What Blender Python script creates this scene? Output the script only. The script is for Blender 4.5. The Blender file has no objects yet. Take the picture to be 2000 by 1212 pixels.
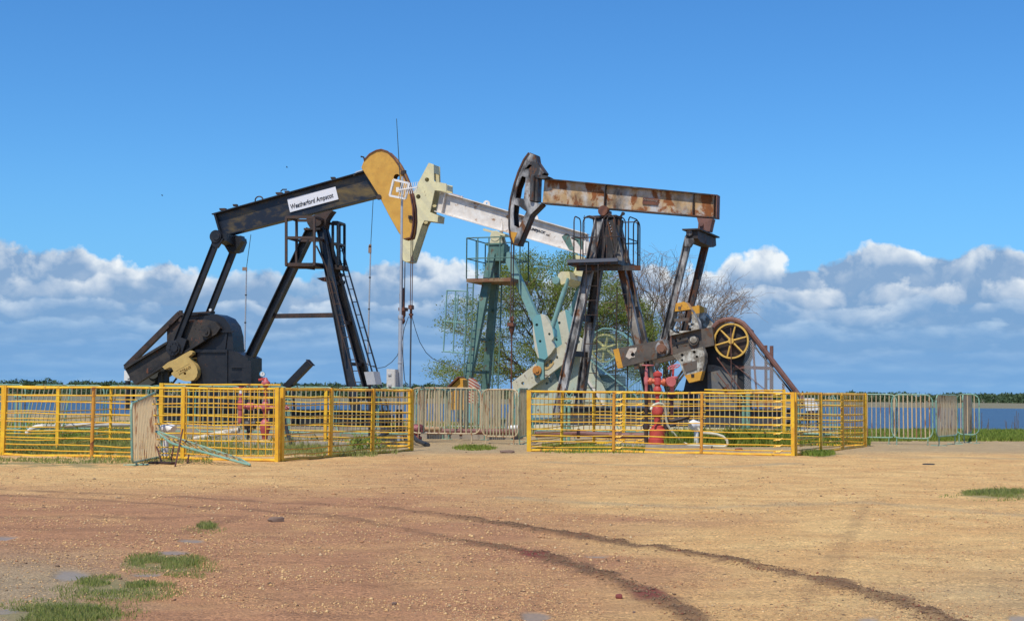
import bpy, bmesh, math, random
import numpy as np
from mathutils import Vector, Matrix, noise as mnoise
from mathutils.geometry import tessellate_polygon
R = math.radians
sc = bpy.context.scene
# ------------------------------------------------------------------ camera
FPX, CX, CY, EYE = 2778.0, 1000.0, 606.0, 1.5       # focal length in px of a 2000 px wide frame
PITCH = math.atan(161 / FPX); ROLL = R(0.48)
f = Vector((0, math.cos(PITCH), math.sin(PITCH)))
X0 = Vector((1, 0, 0)); U0 = X0.cross(f)
r_ = X0 * math.cos(ROLL) + U0 * math.sin(ROLL)
u_ = -X0 * math.sin(ROLL) + U0 * math.cos(ROLL)
CAM = Vector((0, 0, EYE))
cd = bpy.data.cameras.new('camera'); cam = bpy.data.objects.new('camera', cd)
sc.collection.objects.link(cam); sc.camera = cam
cd.sensor_width = 36; cd.sensor_fit = 'HORIZONTAL'; cd.lens = 36 * FPX / 2000
cd.clip_start = 0.1; cd.clip_end = 20000
M3 = Matrix((r_, u_, -f)).transposed()
cam.matrix_world = Matrix.Translation(CAM) @ M3.to_4x4()
# ------------------------------------------------------------------ light
SUN_EL, SUN_AZ = R(58), R(207)      # azimuth measured clockwise from +Y: behind the camera, to the left
sd = Vector((math.sin(SUN_AZ) * math.cos(SUN_EL), math.cos(SUN_AZ) * math.cos(SUN_EL), math.sin(SUN_EL)))
ld = bpy.data.lights.new('sun', 'SUN'); ld.energy = 4.3; ld.angle = R(0.53); ld.color = (1, .955, .87)
lo = bpy.data.objects.new('sun', ld); sc.collection.objects.link(lo)
lo.rotation_euler = sd.to_track_quat('Z', 'Y').to_euler()
lo.location = sd * 60
sc.view_settings.view_transform = 'Standard'; sc.view_settings.look = 'None'
sc.view_settings.gamma = 1; sc.view_settings.exposure = 0.0
sc.render.engine = 'CYCLES'

class NT:
    """small node tree helper"""
    def __init__(s, tree): s.t = tree; s.n = tree.nodes; s.l = tree.links
    def new(s, kind, **kw):
        nd = s.n.new('ShaderNode' + kind)
        for k, v in kw.items():
            if k.startswith('i_'):
                key = k[2:]; key = int(key) if key.isdigit() else key.replace('_', ' ')
                s.put(nd.inputs[key], v)
            else: setattr(nd, k, v)
        return nd
    def put(s, sock, v):
        if isinstance(v, bpy.types.NodeSocket): s.l.new(v, sock)
        elif isinstance(v, bpy.types.Node): s.l.new(v.outputs[0], sock)
        else:
            if hasattr(sock.default_value, '__len__') and not hasattr(v, '__len__'): v = [v] * len(sock.default_value)
            if hasattr(sock.default_value, '__len__') and len(sock.default_value) == 4 and len(v) == 3: v = (*v, 1)
            sock.default_value = v
    def math(s, op, a, b=None, c=None, clamp=False):
        nd = s.n.new('ShaderNodeMath'); nd.operation = op; nd.use_clamp = clamp
        for i, v in enumerate((a, b, c)):
            if v is not None: s.put(nd.inputs[i], v)
        return nd.outputs[0]
    def mix(s, fac, a, b, kind='MIX'):
        nd = s.n.new('ShaderNodeMix'); nd.data_type = 'RGBA'; nd.blend_type = kind
        s.put(nd.inputs[0], fac); s.put(nd.inputs[6], a); s.put(nd.inputs[7], b)
        return nd.outputs[2]
    def ramp(s, x, stops, mode='LINEAR'):
        nd = s.n.new('ShaderNodeValToRGB'); nd.color_ramp.interpolation = mode
        e = nd.color_ramp.elements
        while len(e) < len(stops): e.new(0.5)
        for i, (p, c) in enumerate(stops):
            e[i].position = p
            e[i].color = (c, c, c, 1) if not hasattr(c, '__len__') else (*c[:3], 1)
        s.put(nd.inputs[0], x); return nd.outputs[0]
    def noise(s, vec, scale, detail=4, rough=.55, dist=0, w=None):
        nd = s.n.new('ShaderNodeTexNoise'); nd.inputs['Scale'].default_value = scale
        nd.inputs['Detail'].default_value = detail; nd.inputs['Roughness'].default_value = rough
        nd.inputs['Distortion'].default_value = dist
        s.put(nd.inputs['Vector'], vec); return nd.outputs['Fac']
    def mapv(s, vec, scale=(1, 1, 1), loc=(0, 0, 0), rot=(0, 0, 0)):
        nd = s.n.new('ShaderNodeMapping'); nd.inputs['Scale'].default_value = scale
        nd.inputs['Location'].default_value = loc; nd.inputs['Rotation'].default_value = rot
        s.put(nd.inputs['Vector'], vec); return nd.outputs[0]
# ------------------------------------------------------------------ world: daylight sky with a bank of cumulus
w = bpy.data.worlds.new('World'); sc.world = w; w.use_nodes = True
n = NT(w.node_tree); n.n.clear()
out = n.new('OutputWorld'); bg = n.new('Background'); n.l.new(bg.outputs[0], out.inputs[0])
sky = n.new('TexSky', sky_type='NISHITA', sun_disc=False, sun_elevation=SUN_EL, sun_rotation=SUN_AZ,
            air_density=1.0, dust_density=0.35, ozone_density=2.2, altitude=0)
tc = n.new('TexCoord').outputs['Generated']
sep = n.new('SeparateXYZ', i_0=tc)
dx, dy, dz = sep.outputs
az = n.math('ARCTAN2', dx, dy)
el = n.math('ARCSINE', dz)
# azimuth and elevation in "degrees-like" units for the cloud bank
v2 = n.new('CombineXYZ', i_0=az, i_1=el, i_2=0.0).outputs[0]
skycol = n.mix(1.0, n.new('HueSaturation', i_Hue=0.5, i_Saturation=1.12, i_Value=1.0, i_Color=sky.outputs[0]).outputs[0], (.64, 1.22, 1.72), 'MULTIPLY')
skycol = n.mix(n.ramp(el, [(0, .75), (.16, 0)]), skycol, (1.75, 5.2, 10.4))
px = lambda p: (math.atan((p - 1000) / FPX) + .36) / .72
prof = [(0,503),(60,512),(110,503),(150,486),(185,503),(240,503),(270,517),(310,513),(350,528),(400,540),(450,556),(520,535),(570,575),(640,560),
        (700,532),(760,518),(800,497),(850,486),(905,505),(960,540),(1100,552),(1250,520),(1400,528),(1440,505),(1490,482),(1545,505),(1600,522),(1650,508),(1700,492),(1765,489),(1860,516),(1945,496)]
def el_of(x, y):
    return math.atan(((767 + (x - 1000) * .0084) - y) / FPX)
top = n.ramp(n.math('DIVIDE', n.math('ADD', az, .36), .72),
             [(px(x), el_of(x, y) / .12) for x, y in prof], 'LINEAR')
top = n.math('MULTIPLY', top, .12)
col = skycol
# (height, wander, wander freq, puff scale, puff size, edge softness, fade depth, opacity, whiteness, vertical squash, grey, white)
LAY = [(None, 0, 0, 44, .036, .0042, .020, .96, 1.0, 1.0, (2.9, 4.6, 7.2), (10.6, 11.1, 11.4)),
       (.078, .018, 7, 38, .034, .0042, .016, .88, .95, 1.1, (2.6, 4.5, 7.3), (9.6, 10.3, 11.0)),
       (.063, .012, 9, 38, .026, .0030, .012, .84, .80, 1.4, (2.4, 4.5, 7.6), (8.2, 9.4, 10.7)),
       (.048, .009, 11, 34, .020, .0040, .011, .72, .65, 2.2, (2.3, 4.6, 8.0), (6.6, 8.5, 10.5)),
       (.035, .007, 12, 30, .015, .0050, .010, .62, .60, 3.2, (2.2, 4.6, 8.2), (5.8, 7.9, 10.4)),
       (.023, .005, 13, 28, .010, .0055, .009, .60, .55, 4.2, (2.2, 4.7, 8.4), (5.2, 7.6, 10.2)),
       (.012, .004, 14, 28, .007, .0050, .008, .60, .50, 5.5, (2.3, 4.9, 8.6), (4.8, 7.3, 10.0))]
for k, (h0, wa, wf, ns, na, soft, fade, op, wh, sq, grey_c, white_c) in enumerate(LAY):
    vk = n.mapv(v2, (1, sq, 1), (k * 1.37 + .2, k * .71, 0))
    if h0 is None: h = top
    else: h = n.math('ADD', h0, n.math('MULTIPLY', n.math('SUBTRACT', n.noise(n.mapv(v2, (1, 0, 1), (k * 2.1, k * .4, 0)), wf, 2, .5), .5), wa * 2.4))
    nz = n.noise(vk, ns, 6, .52, .15)
    bil = n.noise(vk, ns * .42, 2, .5)
    d = n.math('ADD', n.math('SUBTRACT', h, el), n.math('MULTIPLY', n.math('SUBTRACT', n.math('ADD', n.math('MULTIPLY', nz, .65), n.math('MULTIPLY', bil, .35)), .5), na * 1.6))
    edge = n.math('MULTIPLY', n.math('DIVIDE', d, soft, clamp=True), op)
    wv = n.ramp(n.noise(n.mapv(v2, (1, sq * .6, 1), (k * .9 + 3.3, k * 1.9, 0)), 15 + 2 * k, 3, .55), [(.40 - .010 * k, .02), (.52 - .014 * k, 1)])
    fz = n.math('SUBTRACT', 1.0, n.math('DIVIDE', d, fade), clamp=True)
    nzl = n.noise(n.mapv(vk, (1, 1, 1), (.004, -.005 * sq, 0)), ns, 6, .52, .15)
    rel = n.math('MULTIPLY', n.math('SUBTRACT', nz, nzl), 3.2 * wh)
    b = n.math('ADD', n.math('MULTIPLY', n.math('MULTIPLY', fz, wv), wh), n.math('MULTIPLY', rel, n.math('ADD', .25, fz)), clamp=True)
    col = n.mix(edge, col, n.mix(b, grey_c, white_c))
far = col
n.put(bg.inputs[0], far); bg.inputs[1].default_value = 0.085
w.cycles.sampling_method = 'MANUAL'; w.cycles.sample_map_resolution = 512
# ------------------------------------------------------------------ picking helpers
def ray(x, y): return (f + r_ * ((x - CX) / FPX) + u_ * ((CY - y) / FPX))
def at(x, y, Y):
    d = ray(x, y); return CAM + d * (Y / d.y)
def gnd(x, y, z=0.0):
    d = ray(x, y); return CAM + d * ((z - EYE) / d.z)
def hor(x): return 767 + (x - 1000) * .0084
def gp(x, Y, z=0.0):
    """ground point under image column x at depth Y"""
    p = at(x, hor(x) + (EYE) * FPX / Y, Y); p.z = z; return p
class Frame:
    """a vertical plane through depth Y at column x, turned by th degrees; v is the offset across it"""
    def __init__(s, x, Y, th):
        s.o = gp(x, Y); t = R(th)
        s.u = Vector((math.cos(t), -math.sin(t), 0)); s.v = Vector((math.sin(t), math.cos(t), 0)); s.z = Vector((0, 0, 1))
    def p(s, x, y, v=0.0):
        d = ray(x, y); o = s.o + s.v * v
        t = (o - CAM).dot(s.v) / d.dot(s.v); return CAM + d * t
    def loc(s, P): q = P - s.o; return Vector((q.dot(s.u), q.dot(s.v), q.z))
    def w(s, u, v, z): return s.o + s.u * u + s.v * v + s.z * z
    def mir(s, P): q = s.loc(P); return s.w(q.x, -q.y, q.z)
    def sh(s, P, v): q = s.loc(P); return s.w(q.x, v, q.z)
# ------------------------------------------------------------------ mesh builder
class MB:
    def __init__(s): s.v = []; s.f = []
    def add(s, vs, fs):
        b = len(s.v); s.v += [tuple(x) for x in vs]; s.f += [tuple(b + i for i in q) for q in fs]; return s
    def box8(s, c):  # c: 8 corners, bottom 4 then top 4
        return s.add(c, [(0, 3, 2, 1), (4, 5, 6, 7), (0, 1, 5, 4), (1, 2, 6, 5), (2, 3, 7, 6), (3, 0, 4, 7)])
    def box(s, c, a, b, d):
        c, a, b, d = Vector(c), Vector(a), Vector(b), Vector(d)
        return s.box8([c - a - b - d, c + a - b - d, c + a + b - d, c - a + b - d, c - a - b + d, c + a - b + d, c + a + b + d, c - a + b + d])
    def bar(s, p, q, w1, w2, side=None):
        """box section from p to q: w1 across 'side', w2 the other way"""
        d = (q - p).normalized(); a = side if side else Vector((0, 0, 1))
        if abs(d.dot(a)) > .98: a = Vector((1, 0, 0)) if abs(d.x) < .9 else Vector((0, 1, 0))
        a = (a - d * a.dot(d)).normalized(); b = d.cross(a)
        return s.box((p + q) / 2, (q - p) / 2, a * w1 / 2, b * w2 / 2)
    def ibeam(s, p, q, depth, width, t, side):
        """I section from p to q. 'side' is the direction across the flanges (width)"""
        d = (q - p).normalized(); a = (side - d * side.dot(d)).normalized(); b = d.cross(a)
        s.box((p + q) / 2, (q - p) / 2, a * t / 2, b * (depth / 2 - t))
        for k in (-1, 1): s.box((p + q) / 2 + b * k * (depth / 2 - t / 2), (q - p) / 2, a * width / 2, b * t / 2)
        return s
    def tube(s, pts, r, n=8, cap=True):
        pts = [Vector(p) for p in pts]; rr = r if hasattr(r, '__len__') else [r] * len(pts)
        t0 = (pts[1] - pts[0]).normalized(); a = Vector((0, 0, 1)) if abs(t0.z) < .9 else Vector((1, 0, 0))
        a = (a - t0 * a.dot(t0)).normalized(); rings = []; base = len(s.v)
        for i, p in enumerate(pts):
            t = (pts[min(i + 1, len(pts) - 1)] - pts[max(i - 1, 0)]).normalized()
            a = a - t * a.dot(t)
            a = a.normalized() if a.length > 1e-6 else t.orthogonal().normalized()
            b = t.cross(a)
            s.v += [tuple(p + (a * math.cos(k * 2 * math.pi / n) + b * math.sin(k * 2 * math.pi / n)) * rr[i]) for k in range(n)]
        for i in range(len(pts) - 1):
            for k in range(n):
                k2 = (k + 1) % n
                s.f.append((base + i * n + k, base + i * n + k2, base + (i + 1) * n + k2, base + (i + 1) * n + k))
        if cap:
            s.f.append(tuple(base + k for k in range(n))[::-1]); s.f.append(tuple(base + (len(pts) - 1) * n + k for k in range(n)))
        return s
    def lathe(s, c, axis, prof, n=20):
        """prof: list of (distance along axis, radius)"""
        axis = axis.normalized(); a = axis.orthogonal().normalized(); b = axis.cross(a); base = len(s.v)
        for h, r in prof:
            s.v += [tuple(c + axis * h + (a * math.cos(k * 2 * math.pi / n) + b * math.sin(k * 2 * math.pi / n)) * max(r, 1e-4)) for k in range(n)]
        for i in range(len(prof) - 1):
            for k in range(n):
                k2 = (k + 1) % n
                s.f.append((base + i * n + k, base + i * n + k2, base + (i + 1) * n + k2, base + (i + 1) * n + k))
        s.f.append(tuple(base + k for k in range(n))[::-1]); s.f.append(tuple(base + (len(prof) - 1) * n + k for k in range(n)))
        return s
    def disc(s, c, axis, r, t, n=24): return s.lathe(c - axis.normalized() * t / 2, axis, [(0, r * .94), (t * .12, r), (t * .88, r), (t, r * .94)], n)
    def prism(s, poly, ext, holes=()):
        """poly (world points) extruded by ext, with through holes"""
        loops = [list(poly)] + [list(h) for h in holes]
        flat = [p for l in loops for p in l]; N = len(flat)
        tris = tessellate_polygon([[Vector(p) for p in l] for l in loops])
        base = len(s.v)
        s.v += [tuple(p) for p in flat] + [tuple(Vector(p) + ext) for p in flat]
        # orientation
        nrm = Vector((0, 0, 0))
        for i in range(len(poly)): nrm += Vector(poly[i]).cross(Vector(poly[(i + 1) % len(poly)]))
        for t in tris:
            a, b, c = t
            tn = (Vector(flat[b]) - Vector(flat[a])).cross(Vector(flat[c]) - Vector(flat[a]))
            if tn.dot(ext) > 0: a, b, c = c, b, a
            s.f.append((base + a, base + b, base + c)); s.f.append((base + N + c, base + N + b, base + N + a))
        o = 0
        for li, l in enumerate(loops):
            m = len(l); nn = Vector((0, 0, 0))
            for i in range(m): nn += Vector(l[i]).cross(Vector(l[(i + 1) % m]))
            flip = (nn.dot(ext) > 0) != (li > 0)
            for i in range(m):
                j = (i + 1) % m
                q = (base + o + i, base + o + j, base + N + o + j, base + N + o + i)
                s.f.append(q if flip else q[::-1])
            o += m
        return s
    def build(s, name, mat, root=None, parent=None, smooth=True, loc=None):
        o0 = Vector(root.location) if root is not None else (Vector(loc) if loc is not None else Vector((0, 0, 0)))
        me = bpy.data.meshes.new(name)
        va = np.array(s.v, dtype=np.float64) - np.array(o0)
        me.from_pydata([tuple(x) for x in va], [], s.f)
        me.materials.append(mat)
        bm = bmesh.new(); bm.from_mesh(me); bmesh.ops.recalc_face_normals(bm, faces=bm.faces); bm.to_mesh(me); bm.free()
        if smooth:
            me.polygons.foreach_set('use_smooth', [True] * len(me.polygons)); me.set_sharp_from_angle(angle=R(32))
        o = bpy.data.objects.new(name, me); sc.collection.objects.link(o)
        if root is not None: o.parent = parent if parent is not None else root
        else: o.location = o0
        return o
def build_split(mb, name, mat, root, parent=None, groups=None):
    """one object per connected island of the builder"""
    par = list(range(len(mb.v)))
    def fd(i):
        while par[i] != i: par[i] = par[par[i]]; i = par[i]
        return i
    for q in mb.f:
        a = fd(q[0])
        for k in q[1:]: par[fd(k)] = a
    isl = {}
    for q in mb.f: isl.setdefault(fd(q[0]), []).append(q)
    out = []
    for fs in isl.values():
        idx = {}; m = MB()
        for q in fs:
            for k in q:
                if k not in idx: idx[k] = len(m.v); m.v.append(mb.v[k])
            m.f.append(tuple(idx[k] for k in q))
        out.append(m.build(name, mat, root, parent))
    return out
def tag(o, label=None, cat=None, group=None, kind=None):
    if label: o['label'] = label
    if cat: o['category'] = cat
    if group: o['group'] = group
    if kind: o['kind'] = kind
    return o
def thing(name, loc, label, cat, group=None):
    o = bpy.data.objects.new(name, None); sc.collection.objects.link(o); o.location = loc; o.empty_display_size = .3
    return tag(o, label, cat, group)
def circ(c, a, b, r, n=14): return [c + a * (r * math.cos(2 * math.pi * i / n)) + b * (r * math.sin(2 * math.pi * i / n)) for i in range(n)]
def text_on(quad, body, mat, root, parent, name='lettering', depth=.008, shear=0.0, lift=.004, bold=0.0):
    """quad: bl, br, tr, tl in world space; the lettering fills it"""
    cu = bpy.data.curves.new('t', 'FONT'); cu.body = body; cu.extrude = .5; cu.shear = shear; cu.offset = bold
    to = bpy.data.objects.new('t', cu); sc.collection.objects.link(to)
    dg = bpy.context.evaluated_depsgraph_get(); me = bpy.data.meshes.new_from_object(to.evaluated_get(dg))
    bpy.data.objects.remove(to)
    vs = np.array([v.co[:] for v in me.vertices]); mn, mx = vs.min(0), vs.max(0)
    bl, br, tr, tl = [Vector(q) for q in quad]; nrm = (br - bl).cross(tl - bl).normalized()
    o0 = Vector(root.location)
    for v in me.vertices:
        a = (v.co.x - mn[0]) / (mx[0] - mn[0]); b = (v.co.y - mn[1]) / (mx[1] - mn[1]); h = (v.co.z - mn[2]) / (mx[2] - mn[2])
        v.co = bl * (1 - a) * (1 - b) + br * a * (1 - b) + tr * a * b + tl * (1 - a) * b + nrm * (lift + h * depth) - o0
    me.materials.clear(); me.materials.append(mat)
    o = bpy.data.objects.new(name, me); sc.collection.objects.link(o); o.parent = parent; return o
# ------------------------------------------------------------------ materials
MATS = {}
def mat(name, col, rough=.6, metal=0.0, col2=None, amt=.5, scale=3.0, rust=0.0, rustcol=(.16, .055, .02), rscale=4.0, stretch=(1, 1, 1), bump=.15, dirt=.3, spec=.5):
    if name in MATS: return MATS[name]
    m = bpy.data.materials.new(name); m.use_nodes = True; n = NT(m.node_tree)
    bs = n.n['Principled BSDF']; tc = n.new('TexCoord').outputs['Object']
    v = n.mapv(tc, stretch)
    if col2:
        f1 = n.ramp(n.noise(v, scale, 6, .62, .3), [(.5 - .12 + (.5 - amt) * .5, 0), (.5 + .08 + (.5 - amt) * .5, 1)])
        c = n.mix(f1, col, col2)
    else: c = n.new('RGB').outputs[0]; c.default_value = (*col, 1)
    # general weathering
    dn = n.noise(tc, scale * 2.3 + 1, 7, .65)
    c = n.mix(n.math('MULTIPLY', n.ramp(dn, [(.35, 1), (.62, 0)]), dirt), c, n.mix(.5, c, (.10, .075, .05)))
    ro = rough
    if rust > 0:
        rn = n.noise(v, rscale, 8, .66, .4); th = .72 - .38 * rust
        rf = n.ramp(rn, [(max(th - .03, 0), 0), (th + .035, 1)])
        r2 = n.mix(n.noise(tc, rscale * 5, 4, .7), rustcol, tuple(x * .5 for x in rustcol))
        c = n.mix(rf, c, r2); ro = n.math('ADD', rough, n.math('MULTIPLY', rf, max(0, .85 - rough)))
        n.put(bs.inputs['Metallic'], n.math('MULTIPLY', n.math('SUBTRACT', 1.0, rf), metal))
    else: bs.inputs['Metallic'].default_value = metal
    n.put(bs.inputs['Base Color'], c); n.put(bs.inputs['Roughness'], ro)
    bs.inputs['Specular IOR Level'].default_value = spec
    if bump:
        bp = n.new('Bump', i_Strength=bump, i_Distance=.02); n.put(bp.inputs['Height'], n.noise(tc, 14, 6, .6)); n.put(bs.inputs['Normal'], bp)
    MATS[name] = m; return m
NAVY = mat('black_blue_paint', (.008, .012, .022), .42, col2=(.15, .10, .028), amt=.30, scale=1.6, stretch=(.7, 1, 1.5), rust=.08, rscale=3.5, bump=.05, dirt=.06)
BLK = mat('black_paint', (.007, .009, .013), .42, col2=(.018, .018, .020), amt=.5, rust=.14, rustcol=(.10, .042, .02), rscale=5, dirt=.07)
BLKR = mat('black_rusty_steel', (.018, .015, .014), .6, col2=(.06, .032, .02), amt=.45, rust=.34, rustcol=(.085, .038, .02), rscale=6, dirt=.1)
DKGEAR = mat('dark_greasy_casting', (.015, .013, .012), .5, col2=(.045, .035, .026), amt=.5, rust=.22, rustcol=(.22, .07, .03), rscale=3.5, dirt=.1)
OCHRE = mat('ochre_paint', (.66, .36, .055), .42, col2=(.58, .30, .045), amt=.4, rust=.10, rscale=9, bump=.05, dirt=.25)
OCHREL = mat('pale_ochre_paint', (.62, .42, .13), .5, col2=(.55, .36, .11), rust=.12, rscale=8, bump=.1)
RBROWN = mat('brown_oxide', (.10, .032, .018), .55, col2=(.22, .08, .035), amt=.4, rust=.3, rscale=6)
SIGNW = mat('sign_white', (.74, .74, .76), .5, bump=0, dirt=.1)
SIGNK = mat('sign_black_ink', (.02, .022, .03), .6, bump=0, dirt=0)
CREAM = mat('cream_paint', (.68, .59, .30), .5, col2=(.68, .60, .38), rust=.14, rscale=7, bump=.08, dirt=.3)
CREAMD = mat('cream_casting', (.56, .50, .33), .55, col2=(.60, .56, .43), rust=.2, rscale=6, bump=.15)
WHITEP = mat('white_pink_paint', (.80, .74, .66), .45, col2=(.70, .62, .53), rust=.26, rustcol=(.46, .27, .15), rscale=2.4, bump=.05, dirt=.25)
TEAL = mat('teal_paint', (.075, .165, .135), .5, col2=(.115, .215, .175), rust=.30, rustcol=(.15, .09, .05), rscale=6, bump=.08)
TEALL = mat('pale_teal_paint', (.19, .335, .285), .45, col2=(.20, .38, .36), rust=.12, rscale=8, bump=.05)
PALEG = mat('pale_green_paint', (.42, .48, .38), .55, col2=(.50, .50, .36), rust=.15, rscale=5)
SILVER = mat('worn_silver_steel', (.52, .50, .47), .45, col2=(.04, .036, .033), amt=.52, scale=2.2, rust=.36, rustcol=(.20, .08, .03), rscale=3.2, stretch=(1, 1, .5), bump=.12)
SILVERD = mat('dark_stained_steel', (.024, .022, .021), .5, col2=(.13, .12, .11), amt=.32, scale=2.5, rust=.5, rustcol=(.14, .055, .025), rscale=3, stretch=(1, 1, .5), bump=.15)
GREYC = mat('grey_brown_casting', (.07, .058, .046), .55, col2=(.13, .10, .075), rust=.38, rustcol=(.17, .075, .035), rscale=5, bump=.2)
DIRTYW = mat('flaking_white_paint', (.64, .60, .50), .6, col2=(.20, .165, .12), amt=.54, scale=5, rust=.3, rustcol=(.13, .07, .04), rscale=8, bump=.25)
YELTIP = mat('yellow_orange_paint', (.72, .36, .035), .45, col2=(.62, .29, .03), rust=.16, rscale=8, bump=.08)
YELF = mat('yellow_fence_paint', (.86, .52, .022), .48, col2=(.74, .36, .02), amt=.45, rust=.21, rustcol=(.30, .11, .03), rscale=5, bump=.03, dirt=.15)
WHEELY = mat('yellow_wheel_paint', (.70, .42, .08), .45, rust=.14, rscale=9, bump=.05)
WHEELP = mat('pale_yellow_wheel_paint', (.62, .56, .20), .5, rust=.12, rscale=9, bump=.05)
RUSTB = mat('red_brown_steel', (.13, .055, .04), .65, col2=(.20, .09, .065), rust=.3, rscale=8)
CABLE = mat('steel_cable', (.03, .028, .03), .5, bump=0)
CABLER = mat('rusty_cable', (.09, .035, .022), .7, bump=0)
ROD = mat('polished_rod_steel', (.10, .11, .12), .35, metal=.6, bump=0)
CONC = mat('weathered_concrete', (.42, .37, .29), .9, col2=(.33, .27, .2), amt=.5, scale=1.2, dirt=.5, bump=.4)
CONCG = mat('grey_concrete', (.30, .31, .31), .9, col2=(.23, .22, .2), amt=.5, scale=1.2, dirt=.5, bump=.4)
RED = mat('red_valve_paint', (.56, .07, .045), .5, col2=(.46, .05, .04), rust=.15, rscale=9, bump=.15)
PINK = mat('faded_pink_red_paint', (.60, .20, .20), .55, col2=(.55, .12, .11), rust=.15, rscale=9, bump=.15)
GALV = mat('galvanised_pipe', (.46, .49, .52), .45, metal=.3, bump=.03)
WHITEM = mat('white_enamel', (.76, .74, .70), .5, bump=.03, dirt=.2)
BEIGE = mat('beige_cabinet_paint', (.60, .56, .50), .5, bump=.03, dirt=.3)
GREYP = mat('grey_cabinet_paint', (.42, .42, .42), .5, bump=.03, dirt=.3)
MINT = mat('mint_barrier_paint', (.16, .34, .25), .5, col2=(.26, .42, .30), rust=.36, rustcol=(.20, .10, .05), rscale=7, bump=.03)
BARW = mat('whitish_rusty_bars', (.58, .47, .27), .6, col2=(.26, .32, .18), amt=.34, scale=2.5, rust=.34, rustcol=(.38, .17, .06), rscale=3, stretch=(4, 4, .5), bump=.03)
BARR = mat('rusty_white_bars', (.64, .47, .27), .6, col2=(.50, .50, .32), amt=.3, rust=.42, rustcol=(.42, .19, .08), rscale=3.2, stretch=(4, 4, .45), bump=.03)
HOSE = mat('cream_hose', (.68, .62, .44), .5, bump=.03)
BLUEG = mat('blue_gauge_rim', (.07, .30, .50), .4, bump=0)
DARKW = mat('dark_tyre_grey', (.055, .058, .055), .7, bump=.1)
# ================================================================== GROUND
def seg_dist(P, poly):
    """distance of points P (N,2) to a polyline"""
    d = np.full(len(P), 1e9)
    for a, b in zip(poly[:-1], poly[1:]):
        a = np.array(a); b = np.array(b); ab = b - a
        t = np.clip(((P - a) @ ab) / (ab @ ab), 0, 1)
        d = np.minimum(d, np.linalg.norm(P - (a + t[:, None] * ab), axis=1))
    return d
rs = np.random.RandomState(7)
TBL = rs.rand(256, 256)
def vnoise(x, y):
    xi = np.floor(x).astype(int); yi = np.floor(y).astype(int); fx = x - xi; fy = y - yi
    fx = fx * fx * (3 - 2 * fx); fy = fy * fy * (3 - 2 * fy)
    g = lambda i, j: TBL[i % 256, j % 256]
    return (g(xi, yi) * (1 - fx) + g(xi + 1, yi) * fx) * (1 - fy) + (g(xi, yi + 1) * (1 - fx) + g(xi + 1, yi + 1) * fx) * fy
def fbm(x, y, o=4):
    s = 0; a = 1; t = 0
    for k in range(o): s += a * vnoise(x * 2 ** k + 17 * k, y * 2 ** k + 31 * k); t += a; a *= .5
    return s / t
def sm(x, a, b):
    t = np.clip((x - a) / (b - a), 0, 1); return t * t * (3 - 2 * t)
def world_line(pts): return [tuple(gnd(x, y).xy) for x, y in pts]
TR1 = world_line([(620,985),(760,992),(900,1010),(1000,1025),(1100,1042),(1200,1057),(1300,1072),(1400,1087),(1500,1107),(1600,1131),(1700,1160),(1800,1192),(1900,1235)])
TR2 = world_line([(620,1003),(760,1026),(860,1048),(950,1065),(1040,1082),(1110,1102),(1180,1125),(1250,1150),(1310,1180),(1400,1240)])
TR3 = world_line([(-200,945),(0,955),(150,961),(350,970),(480,978),(620,985)])
TR4 = world_line([(-200,958),(0,967),(200,975),(400,990),(540,1000),(640,1005)])
TR5 = world_line([(1690,985),(1672,1020),(1645,1070),(1632,1105),(1605,1135),(1565,1180),(1530,1230)])
TR6 = world_line([(-50,1012),(150,1005),(300,1012),(470,1008)])
TR7 = world_line([(-50,1030),(200,1035),(350,1043),(470,1010)])
ST1 = world_line([(1080,902),(1250,908),(1400,911),(1550,905)])
ST2 = world_line([(1000,972),(1200,985),(1400,990),(1700,980),(2050,1010)])
ST3 = world_line([(1700,893),(1850,893),(2050,897)])
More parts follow.
